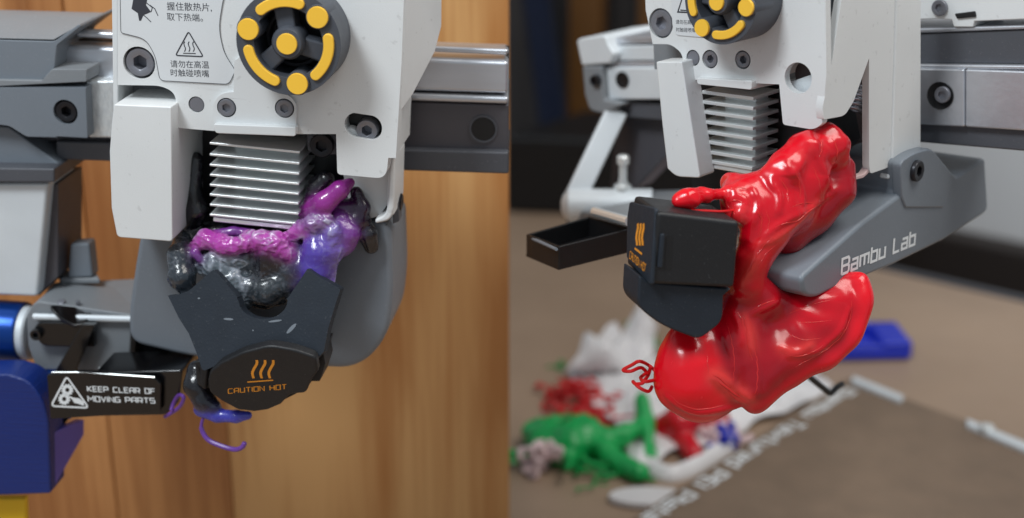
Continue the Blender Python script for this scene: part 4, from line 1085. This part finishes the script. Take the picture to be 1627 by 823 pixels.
# heat sink
FS = Frame(1196, 205, dist(FR.W(FR.y(1196, 205, 2))), -43, -3)
x0, x1 = FS.y(1115, 200, 0).x, FS.y(1196, 205, 0).x
zs = [FS.x(1196, y, x1).z for y in (154, 170, 186, 202, 218, 234, 250, 265)]
heat_sink(tr, FS, x0, x1, 0, FS.x(1237, 190, x1).y, zs, .00105, FS.x(1198, 271, x1).z, .006)
# grey chin lever: side profile pushed across under the head
XL = xc + .004
prof = rp([(1432, 308), (1430, 258, 8), (1452, 242, 14), (1481, 234, 10), (1520, 281, 5), (1566, 250, 6), (1571, 336, 12), (1500, 382), (1418, 422), (1326, 459), (1296, 474, 14), (1278, 470, 14), (1272, 441, 12), (1304, 412, 10), (1372, 352)], 7)
g = G(); g.slab(FR, lx(FR, prof, XL), (-.020, 0, 0)); lv = obj('chin_cover', g, M['grey'], tr, bevel=.0049, seg=8, angle=60)
g = G(); tabp = rp([(1433, 312), (1431, 258, 9), (1452, 243, 14), (1481, 236, 10), (1516, 280), (1500, 330), (1440, 330)], 6)
g.slab(FR, lx(FR, tabp, XL + .0006), (-.003, 0, 0)); obj('pivot_tab', g, M['grey'], lv, bevel=.0005)
s_ = dist(FR.W(FR.x(1454, 271, XL))) / FPX
screw(lv, FR.W(FR.x(1454, 271, XL + .0006)), nX, 17 * s_, .0014, M['blackscrew'])
# lettering along the lever
g = G()
o = FR.x(1337, 436, XL + .00012); e = FR.x(1453, 388, XL + .00012)
u = (e - o); L = u.length; u.normalize(); v = Vector((0, -u.z, u.y))
if v.z < 0: v = -v
k = L / text_width('Bambu Lab'); hh = 24 * s_ / 6
text_strokes(g, 'Bambu Lab', FR.W(o), FR.V(u) * k, FR.V(v) * hh, nX, 1.1)
obj('lettering', g, M['whiteprint'], lv)

# --- silicone sock on the right, twisted aside
so = thing('silicone_sock', at(1090, 450, .37), 'black silicone sock twisted sideways on the red molten plastic', 'silicone sock', 'torn silicone socks')
FK = Frame(1100, 400, .362, 14, 6, -4)
xl = FK.y(1037, 395, 0).x
body_d = FK.x(997, 370, xl).y
side = [Vector((xl + .0003, 0, FK.y(1040, 336, 0).z)), FK.y(1176, 352, 0), FK.y(1167, 458, 0), Vector((xl + .0003, 0, FK.y(1034, 452, 0).z))]
g = G(); g.slab(FK, side, (0, body_d * .96, 0)); sbod = obj('sock_body', g, M['sock_shaded'], so, bevel=.0012, seg=3)
front = rp([(1041, 331, 5), (1000, 320, 4), (996, 345), (995, 409, 4), (1014, 433, 4), (1033, 454, 5)])
g = G(); g.slab(FK, lx(FK, front, xl), (.0012, 0, 0)); ff = obj('front_face', g, M['sock'], so, bevel=.0004, seg=3)
g = G(); g.slab(FK, ly(FK, rp([(1050, 372, 3), (1057, 372, 3), (1053, 426, 3), (1045, 426, 3)]), -.8), (0, .001, 0)); obj('clip_bar', g, M['sock'], so, bevel=.0004)
g = G(); g.slab(FK, ly(FK, rp([(1059, 374), (1070, 375), (1067, 430), (1056, 428)]), -.06), (0, .0004, 0)); obj('clip_slot', g, M['black'], so)
low = [(1016, 440), (1034, 447), (1160, 458), (1151, 470), (1147, 512), (1110, 536), (1053, 515), (1015, 486)]
g = G(); g.slab(FK, ly(FK, rp([(1016, 438), (1034, 449), (1163, 459), (1150, 470, 2), (1148, 512, 14), (1111, 540, 12), (1052, 518, 24), (1013, 487, 16)], 8), 2.2), (0, .013, 0)); obj('nozzle_skirt', g, M['sock'], so, bevel=.0034, seg=6, angle=60)
# print on the narrow front face
def fk(px, py): return FK.W(FK.x(px, py, xl - .00012))
nK = FK.V((-1, 0, 0))
g = G()
for a, b_ in ((1012.5, 1010.5), (1017, 1015), (1021.5, 1019.5)):
    o = fk(a, 356); pts = [(a + .8, 355), (a + 1.2, 362), (a - .6, 370), (a - 1.6, 378), (a - .4, 386), (a - .6, 390)]
    u = FK.V((0, -1, 0)); v = FK.V((0, 0, 1))
    P2 = [((fk(*p) - o).dot(u), (fk(*p) - o).dot(v)) for p in pts]
    ribbon(g, P2, o, u, v, nK, .0014)
o = fk(1007, 396); P2 = [((fk(*p) - o).dot(u), (fk(*p) - o).dot(v)) for p in ((1008.5, 394.5), (1020, 403.5))]
ribbon(g, P2, o, u, v, nK, .0006)
obj('heat_symbol', g, M['orange'], ff)
g = G(); o = fk(1000, 410); e = fk(1025, 432); uu = (e - o); L = uu.length; uu.normalize(); vv = nK.cross(uu)
if vv.z < 0: vv = -vv
text_strokes(g, 'CAUTION HOT', o, uu * (L / text_width('CAUTION HOT')), vv * .00032, nK, 1.0)
obj('lettering', g, M['orange'], ff)

# --- red molten plastic
rd = thing('melted_plastic', at(1200, 480, .39), 'big glossy red molten plastic lump hanging from the right toolhead', 'melted plastic', 'lumps of molten plastic')
RD = (.56, .0015, .011, .2); RB = (.72, .003, .012, .05); RW = (.64, .006, .016, 1.0); RK = (.34, .001, .009, .1)  # RK: darker for thick plastic, with underside shade put into the colour
def cd(p, q, c):
    (x0, y0, r0, d0), (x1, y1, r1, d1) = p, q
    return (at(x0, y0, d0), at(x1, y1, d1), r0 * d0 / FPX, r1 * d1 / FPX, c)
def ch2(pts, c): return [cd(p, q, c) for p, q in zip(pts, pts[1:])]
P = []
P += ch2([(1316, 216, 18, .387), (1322, 232, 23, .386), (1326, 250, 20, .388)], RD)
P += ch2([(1306, 215, 14, .386), (1280, 238, 24, .382), (1250, 268, 26, .380), (1228, 282, 22, .379)], RW)
P += ch2([(1296, 250, 24, .384), (1282, 290, 30, .384), (1262, 330, 34, .384)], RD)
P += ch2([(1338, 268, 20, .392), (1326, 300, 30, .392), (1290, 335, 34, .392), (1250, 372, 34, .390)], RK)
P += ch2([(1232, 300, 28, .380), (1236, 340, 34, .380), (1215, 375, 30, .379), (1196, 410, 26, .379), (1186, 450, 24, .380)], RD)
P += ch2([(1160, 290, 16, .384), (1180, 310, 26, .380), (1176, 328, 22, .378), (1174, 344, 8, .374)], RW)
P += ch2([(1196, 300, 22, .382), (1210, 330, 26, .379), (1196, 352, 20, .377)], RD)
# ribbon end thrown out to the left
P += ch2([(1156, 306, 7, .377), (1120, 311, 8, .372), (1096, 316, 11, .369), (1078, 318, 10, .368)], RB)
# lower bag
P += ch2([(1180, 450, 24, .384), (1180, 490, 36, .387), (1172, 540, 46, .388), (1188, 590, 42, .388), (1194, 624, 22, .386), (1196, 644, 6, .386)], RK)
P += ch2([(1086, 536, 22, .384), (1092, 570, 46, .385), (1094, 606, 50, .386), (1112, 630, 42, .387)], RB)
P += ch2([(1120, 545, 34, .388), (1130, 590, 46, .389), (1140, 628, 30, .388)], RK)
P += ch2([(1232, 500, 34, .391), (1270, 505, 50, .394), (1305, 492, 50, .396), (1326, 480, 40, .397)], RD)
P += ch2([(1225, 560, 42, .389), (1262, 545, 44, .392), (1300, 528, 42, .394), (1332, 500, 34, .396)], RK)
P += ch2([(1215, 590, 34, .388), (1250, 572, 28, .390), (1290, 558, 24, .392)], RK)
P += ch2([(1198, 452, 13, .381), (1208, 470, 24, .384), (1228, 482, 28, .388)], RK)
rimp = [Vector(v) for v in ((1366, 442, .394), (1370, 470, .393), (1365, 505, .392), (1347, 540, .391), (1318, 566, .390), (1284, 582, .389), (1250, 600, .388), (1222, 622, .387), (1200, 642, .386))]
rc = catmull(rimp, 6)
P += ch2([(v.x, v.y, 5.5, v.z) for v in rc], RB)
P += ch2([(1336, 462, 30, .397), (1342, 490, 26, .396)], RD)
def redfolds(V, C=None):
    V = np.asarray(V); out_ = np.zeros(len(V))
    rel = V - np.array(CAMP)
    z = rel @ np.array(FWD); px = rel @ np.array(RT) / z * FPX + PW / 2; py = PH / 2 - rel @ np.array(UP) / z * FPX
    # long pleats that run down the bag, fan creases on the right lobe, crumples at the top
    fan = np.arctan2(py - 470, px - 1225)
    right = np.clip((px - 1225) / 40, 0, 1) * np.clip((py - 440) / 20, 0, 1)
    out_ += right * .00022 * np.sin(fan * 15 + 1.0) * np.clip((np.hypot(px - 1225, py - 470) - 20) / 60, 0, 1)
    low = np.clip((py - 470) / 40, 0, 1) * (1 - right)
    out_ += low * .00010 * np.abs(np.sin((px + .22 * py) / 21.0)) * np.clip((px - 1100) / 30, 0, 1)
    up_ = np.clip((420 - py) / 40, 0, 1)
    for i in np.nonzero(up_ > 0)[0]:
        p = Vector(V[i])
        n1 = noise.noise(p / .006); n2 = noise.noise(p / .0028)
        crump = max(0.0, min(1.0, (1215 - px[i]) / 30)) if py[i] > 280 else max(0.0, min(1.0, (330 - py[i]) / 60)) * .7
        out_[i] += up_[i] * (.00036 * (1 - 2.6 * abs(n1)) * (.05 + crump) + .0004 * n2 * crump)
    return out_
# pale stretched folds lie on the skin of the first, coarse melt
V, F_, C_ = melt(P, .0012, .0036, wob=.00006, wscale=.006, smooth=1)
skin = BVHTree.FromPolygons([Vector(v) for v in V], [tuple(int(i) for i in f) for f in F_])
def on_skin(px, py):
    d = ray(px, py); n_ = d.normalized()
    hit = skin.ray_cast(CAMP, n_)[0]
    return hit
def fold(pts, r, col, sink=.3):
    w = []
    for p in catmull([Vector((x, y, 0)) for x, y in pts], 5):
        hpt = on_skin(p.x, p.y)
        if hpt is not None: w.append(hpt)
    for i, (p, q) in enumerate(zip(w, w[1:])):
        if (p - q).length > .006: continue
        t0 = math.sin(math.pi * (i + .5) / len(w)) * .7 + .3
        rr = r * (p - CAMP).dot(FWD) / FPX * t0
        s_ = ray(0, 0) * 0 + (p - CAMP).normalized() * (rr * sink)
        P.append((p + s_, q + s_, rr, rr, col, .0011))
FP = (.64, .035, .030, .8)
fold([(1128, 598), (1146, 612), (1164, 628), (1188, 640)], 2.4, FP)
fold([(1132, 592), (1152, 604), (1176, 622), (1196, 636)], 2.4, FP)
fold([(1058, 628), (1080, 645), (1112, 655), (1150, 650), (1176, 644)], 3.0, RD)
fold([(1165, 495), (1176, 520), (1180, 545)], 2.4, RD)
fold([(1182, 500), (1190, 530), (1196, 560)], 2.2, FP)
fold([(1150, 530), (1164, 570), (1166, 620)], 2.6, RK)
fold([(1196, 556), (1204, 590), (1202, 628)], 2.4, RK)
fold([(1190, 500), (1212, 490), (1235, 478)], 2.4, RD)
fold([(1250, 565), (1290, 560), (1330, 530), (1350, 490)], 3.0, RD)
fold([(1240, 552), (1262, 560), (1290, 548)], 2.2, FP)
fold([(1200, 400), (1220, 372), (1250, 350), (1290, 330), (1330, 300)], 2.6, RD)
fold([(1206, 390), (1230, 380), (1270, 352), (1300, 318)], 1.8, FP)
fold([(1250, 262), (1262, 278), (1272, 300), (1276, 325)], 2.6, RD)
fold([(1296, 225), (1300, 255), (1312, 280), (1318, 300)], 2.4, RD)
fold([(1225, 290), (1238, 312), (1236, 340)], 3.6, RD)
fold([(1196, 300), (1205, 330), (1196, 356), (1190, 380)], 3.0, RD)
fold([(1176, 452), (1190, 430), (1204, 404)], 2.2, FP)
fold([(1160, 318), (1172, 312), (1184, 322), (1178, 336)], 3.6, RW)
fold([(1150, 296), (1166, 304), (1180, 300)], 3.0, RW)
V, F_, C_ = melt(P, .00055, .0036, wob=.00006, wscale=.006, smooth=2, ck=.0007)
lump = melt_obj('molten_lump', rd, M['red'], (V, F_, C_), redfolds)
vv_ = [v.co + lump.parent.location for v in lump.data.vertices]
skin = BVHTree.FromPolygons([p - (p - CAMP).normalized() * -.00007 for p in vv_], [tuple(int(i) for i in f) for f in F_])
g = G()
for pts, r in (([(1140, 604), (1152, 615), (1168, 626), (1190, 642)], 2.0), ([(1130, 594), (1144, 602), (1160, 616)], 1.3), ([(1150, 612), (1166, 632), (1180, 640)], 1.1),
               ([(1060, 622), (1078, 640), (1104, 650), (1132, 648), (1160, 640)], 1.2), ([(1066, 632), (1084, 650), (1112, 659), (1146, 654)], 1.0),
               ([(1152, 505), (1162, 540), (1167, 580), (1163, 615)], .9), ([(1180, 500), (1186, 520), (1188, 545), (1196, 575)], 1.3), ([(1196, 545), (1203, 575), (1203, 610), (1198, 635)], 1.1),
               ([(1170, 492), (1178, 508), (1182, 530)], 1.2), ([(1192, 494), (1212, 484), (1232, 476)], 1.2), ([(1124, 560), (1124, 580), (1128, 600)], .8),
               ([(1238, 556), (1260, 566), (1286, 562), (1312, 545)], 1.0), ([(1250, 500), (1290, 484), (1325, 476)], 1.0), ([(1252, 512), (1290, 512), (1330, 508)], .8), ([(1248, 528), (1276, 540), (1310, 536)], .8),
               ([(1352, 462), (1352, 500), (1338, 532), (1312, 556), (1284, 572), (1250, 590)], 1.1),
               ([(1178, 450), (1194, 424), (1208, 398), (1232, 372)], 1.3), ([(1186, 455), (1204, 424), (1222, 398), (1250, 380)], .9), ([(1222, 366), (1244, 356), (1268, 350), (1290, 332), (1316, 318)], 1.2),
               ([(1256, 330), (1280, 322), (1306, 326)], 1.0), ([(1290, 262), (1300, 285), (1306, 312)], 1.0), ([(1262, 268), (1270, 290), (1272, 318)], 1.4), ([(1238, 284), (1250, 300), (1252, 326)], 1.2),
               ([(1200, 330), (1210, 350), (1206, 380)], 1.4), ([(1215, 330), (1222, 352), (1216, 378)], 1.0), ([(1158, 300), (1176, 298), (1196, 304)], 1.3), ([(1156, 322), (1170, 318), (1184, 326)], 1.3),
               ([(1318, 216), (1328, 230), (1330, 250), (1322, 262)], 1.6), ([(1300, 214), (1306, 232), (1302, 250)], 1.2), ([(1150, 312), (1160, 332), (1174, 346)], 1.0), ([(1166, 306), (1186, 312), (1192, 330)], 1.3)):
    w = []
    for p in catmull([Vector((x, y, 0)) for x, y in pts], 6):
        hp = on_skin(p.x + .8 * math.sin(p.y * .4), p.y)
        if hp is not None and (not w or (hp - w[-1]).length < .004): w.append(hp)
    if len(w) > 4:
        n_ = len(w) - 1
        g.tube(w, [r * .00016 * (.25 + .75 * math.sin(math.pi * min(.96, max(.04, i / n_)))) for i in range(n_ + 1)], 6)
obj('fold_line', g, M['redline'], rd, angle=180)
g = G(); g.tube(catmull([at(x, y, d) for x, y, d in ((1098, 334, .368), (1120, 335, .369), (1145, 336, .3705), (1168, 334, .374))]), .00035, 8); obj('plastic_thread', g, M['redscrap'], rd)
g = G()
for pts in ([(1044, 592), (1030, 580), (1016, 574), (1004, 580), (990, 588), (1002, 590), (1018, 584), (1028, 592)], [(1028, 592), (1018, 600), (1022, 608), (1010, 610), (1006, 606), (1016, 616), (1030, 622), (1036, 614)], [(1034, 582), (1030, 596), (1024, 606), (1040, 604)]):
    g.tube(catmull([at(x, y, .384 + .002 * math.sin(i * 2.1)) for i, (x, y) in enumerate(pts)], 5), .0005, 7)
obj('plastic_curl', g, M['redscrap'], rd)

# ------------------------------------------------------------------ on the table
# build plate with its print
Z0 = .014
pl = thing('build_plate', table(1300, 720, .0), 'brown textured build plate with white lettering along its edge', 'build plate')
cpl = [table(940, 866, Z0), table(1336, 606, Z0), table(1352, 600, Z0), table(1440, 634, Z0), table(1535, 668, Z0), table(1720, 757, Z0), table(1700, 1100, Z0)]
g = G(); g.loops([cpl, [p - Vector((0, 0, .0012)) for p in cpl]]); obj('plate_sheet', g, M['plate'], pl, bevel=.0003)
ctr = sum(cpl, Vector()) / len(cpl)
lowr = [p + (ctr - p) * .006 - Vector((0, 0, .0015)) for p in cpl]
g = G(); g.loops([lowr, [Vector((p.x, p.y, .0005)) for p in lowr]]); obj('heated_bed', g, M['dgrey'], pl, bevel=.0008)
g = G()
o = table(1332, 614, Z0 + .00006); e = table(1010, 818, Z0 + .00006)
u = (e - o); L = u.length; u.normalize(); v = Vector((-u.y, u.x, 0))
s_txt = 'Bambu Textured PEI Plate'
k = L / text_width(s_txt)
text_strokes(g, s_txt, o + v * (-k * 0 + .0026), u * k, v * (k * .78), Vector((0, 0, 1)), 1.0)
obj('lettering', g, M['whiteprint'], pl)
def barz(name, pts, h, m, parent):
    g = G(); g.loops([pts, [p - Vector((0, 0, h)) for p in pts]]); return obj(name, g, m, parent, bevel=.0006)
barz('edge_strip', [table(1356, 596, Z0 + .002), table(1436, 628, Z0 + .002), table(1432, 636, Z0 + .002), table(1352, 604, Z0 + .002)], .006, M['frost'], pl)
barz('edge_strip', [table(1536, 664, Z0 + .002), table(1720, 738, Z0 + .002), table(1716, 752, Z0 + .002), table(1536, 674, Z0 + .002)], .006, M['frost'], pl)
g = G(); g.lathe(table(1567, 682, Z0 + .002), (0, 0, 1), [(.0034, 0), (.0034, .0016), (.0028, .002), (.0014, .002), (.0012, .001)], 24); obj('screw', g, M['alu'], pl)
# dark bent wire
g = G(); g.tube(catmull([at(1262, 578, .46), at(1290, 602, .47), at(1314, 621, .478), at(1321, 624, .479), at(1329, 616, .481), at(1338, 610, .484)], 5), .0011, 8)
o = obj('bent_wire', g, M['wire'], loc=at(1320, 624, .479)); tag(o, 'thin dark bent wire at the corner of the brown build plate', 'wire')
# blue tool tray
bt = thing('tool_tray', table(1370, 572), 'bright blue plastic tray lying on the table behind the red lump', 'tray')
p0, p1 = table(1180, 580), table(1450, 574); u = (p1 - p0).normalized(); v = Vector((-u.y, u.x, 0)); L = (p1 - p0).length; hh = .0115
def tb_box(name, a, b, c, d, z0, z1, bev):
    g = G(); q = [p0 + u * a + v * c, p0 + u * b + v * c, p0 + u * b + v * d, p0 + u * a + v * d]
    g.loops([[p + Vector((0, 0, z0)) for p in q], [p + Vector((0, 0, z1)) for p in q]]); return obj(name, g, M['tray'], bt, bevel=bev, seg=3)
tb_box('tray_floor', 0, L, 0, .032, .0003, hh * .62, .003)
tb_box('front_wall', 0, L - .0008, .0006, .008, hh * .5, hh * .8, .001)
tb_box('back_wall', 0, L - .0006, 0.026, .0314, hh * .5, hh, .002)
tb_box('end_wall', L - .018, L - .0004, .0003, .0317, hh * .5, hh, .002)

# crumpled white plastic film
def film(name, corners, nx, ny, amp, sc_, m, label, cat, seed=0, lift=.003):
    g = G(); b = g.b
    A, B, C_, D_ = [Vector(c) for c in corners]
    rows = []
    for j in range(ny + 1):
        row = []
        for i in range(nx + 1):
            s, t_ = i / nx, j / ny
            p = (A * (1 - s) + B * s) * (1 - t_) + (D_ * (1 - s) + C_ * s) * t_
            q = Vector((p.x, p.y, seed)) / sc_
            edge = min(s, 1 - s, t_, 1 - t_) * 6
            h = abs(noise.noise(q)) * 1.2 + .5 * abs(noise.noise(q * 2.3)) + .25 * noise.noise(q * 5)
            jit = Vector((noise.noise(q * 1.3 + Vector((9, 0, 0))), noise.noise(q * 1.3 + Vector((0, 9, 0))), 0)) * sc_ * .35
            row.append(b.verts.new(p + jit + Vector((0, 0, lift + amp * max(0, h) * min(1, .3 + edge)))))
        rows.append(row)
    for r0, r1 in zip(rows, rows[1:]):
        for i in range(nx): b.faces.new((r0[i], r0[i + 1], r1[i + 1], r1[i]))
    o = obj(name, g, m, loc=(A + C_) / 2, angle=180)
    md = o.modifiers.new('thickness', 'SOLIDIFY'); md.thickness = .0004
    tag(o, label, cat); return o
film('plastic_bag', [table(1000, 760), table(1330, 630), table(1250, 565), table(915, 590)], 80, 46, .010, .024, M['bag'], 'large crumpled white plastic bag spread under the red lump', 'plastic bag', 1.3)
film('paper_scrap', [table(900, 612), table(1030, 610), table(1050, 540), table(1000, 538)], 36, 20, .034, .03, M['bag'], 'crumpled white tissue standing up behind the green clump', 'tissue', 4.1)
# curved white rim of a tape roll
g = G()
cc = table(1075, 700); arc = [table(x, y) + Vector((0, 0, .006)) for x, y in ((1022, 735), (1036, 752), (1066, 762), (1100, 752), (1140, 728), (1170, 708))]
g.tube([p - Vector((0, 0, .003)) for p in catmull(arc, 6)], .0042, 10, .3); o = obj('curved_strip', g, M['bag'], loc=cc); tag(o, 'curved white plastic strip lying beside the plate lettering', 'strip')
g = G(); q = table(1030, 797); L = [q + Vector((math.cos(a) * .018, math.sin(a) * .008, .0006)) for a in np.linspace(0, 2 * math.pi, 24)[:-1]]
g.loops([L, [p + Vector((0, 0, .003)) for p in L]]); o = obj('oval_tag', g, M['bag'], loc=q, bevel=.0006); tag(o, 'flat oval white tag by the lower corner of the plate', 'tag')

# green clump with arms
gc = thing('plastic_scrap', table(890, 720), 'big green lump of scrap plastic with stringy arms on the table', 'plastic scrap', 'plastic scraps on the table')
GRN = (.01, .26, .055, .2)
def tp(px, py, h): return table(px, py) + Vector((0, 0, h))
def tcap(a, b, ra, rb): return (a, b, ra, rb, GRN)
P = [tcap(tp(860, 716, .006), tp(905, 728, .006), .0085, .0085), tcap(tp(905, 728, .007), tp(932, 720, .008), .0085, .0070), tcap(tp(846, 706, .007), tp(884, 700, .009), .0055, .0045), tcap(tp(858, 726, .005), tp(902, 742, .004), .006, .005), tcap(tp(925, 716, .009), tp(960, 724, .007), .008, .006), tcap(tp(960, 724, .007), tp(990, 718, .009), .006, .005), tcap(tp(990, 718, .009), tp(1026, 708, .012), .005, .0042),
     tcap(tp(1020, 704, .012), tp(1020, 694, .020), .0045, .004), tcap(tp(1024, 704, .014), tp(1032, 738, .004), .0042, .0035), tcap(tp(945, 728, .008), tp(985, 752, .005), .005, .0048), tcap(tp(985, 752, .005), tp(1012, 766, .005), .0048, .0048)]
V, F_, C_ = melt(P, .0012, .0025, wob=.0006, wscale=.02)
def jag(V, C):
    return np.array([0.0009 * noise.noise(Vector(v) / .005) + .0009 * (1 - 2.5 * abs(noise.noise(Vector(v) / .011))) for v in V])
melt_obj('lump', gc, M['green'], (V, F_, C_), jag)
rg = random.Random(4); g = G()
for _ in range(7):
    p = tp(rg.uniform(850, 930), rg.uniform(712, 748), rg.uniform(.002, .008)); pts = [p]
    for _ in range(4):
        p = p + Vector((rg.gauss(0, .010), rg.gauss(0, .008), rg.gauss(0, .003))); p.z = min(.014, max(.002, p.z)); pts.append(p)
    g.tube(catmull(pts, 4), .0011, 6)
obj('strand', g, M['green'], gc)
# red threads, red block, pale crumbs, blue bit
def tangle(px, py, n, spread, r, m, name, label, cat, h=.012, seed=1):
    rnd = random.Random(seed); g = G(); c = table(px, py); spread *= .72; r *= .75; h *= .6
    for _ in range(n):
        p = c + Vector((rnd.gauss(0, spread), rnd.gauss(0, spread * .7), rnd.uniform(r, h)))
        pts = [p]
        for _ in range(5):
            p = p + Vector((rnd.gauss(0, spread * .5), rnd.gauss(0, spread * .5), rnd.gauss(0, h * .35)))
            p.z = min(max(p.z, r), h * 1.5); pts.append(p)
        g.tube(catmull(pts, 4), r, 6)
    o = obj(name, g, m, loc=c); tag(o, label, cat, 'plastic scraps on the table')
    return o
tangle(915, 638, 30, .0105, .0010, M['redscrap'], 'plastic_scrap', 'tangled bright red plastic threads just behind the green lump', 'plastic scrap', .010, 3)
tangle(960, 660, 26, .012, .0010, M['redscrap'], 'plastic_scrap', 'thin trail of red plastic threads running towards the white bag', 'plastic scrap', .010, 5)
tangle(925, 755, 14, .010, .0006, M['green'], 'plastic_scrap', 'loose thin green plastic threads in front of the green lump', 'plastic scrap', .006, 8)
tangle(852, 748, 22, .0048, .0020, M['pinkscrap'], 'plastic_scrap', 'pale pinkish white crumbs of plastic left of the green threads', 'plastic scrap', .016, 9)
tangle(885, 585, 6, .004, .0006, M['green'], 'plastic_scrap', 'tiny green plastic shavings alone on the brown table', 'plastic scrap', .004, 12)
tangle(1012, 545, 10, .006, .0016, M['green'], 'plastic_scrap', 'green plastic shavings on top of the white tissue', 'plastic scrap', .012, 14)
P = [(tp(1055, 700, .006), tp(1130, 690, .008), .007, .009, RD), (tp(1085, 715, .004), tp(1100, 735, .004), .006, .005, RD), (tp(1080, 705, .012), tp(1100, 702, .014), .008, .006, RD)]
rs = thing('plastic_scrap', table(1090, 715), 'chunky red plastic scrap under the lowest tip of the lump', 'plastic scrap', 'plastic scraps on the table')
melt_obj('lump', rs, M['red'], melt(P, .0013, .003, wob=.0006, wscale=.012))
tangle(1150, 712, 10, .0045, .0020, M['tray'], 'plastic_scrap', 'small blue plastic crumbs beside the build plate lettering', 'plastic scrap', .012, 21)
tangle(1135, 705, 14, .005, .0024, M['pinkscrap'], 'plastic_scrap', 'white and pale pink crumbs next to the blue crumbs', 'plastic scrap', .014, 23)
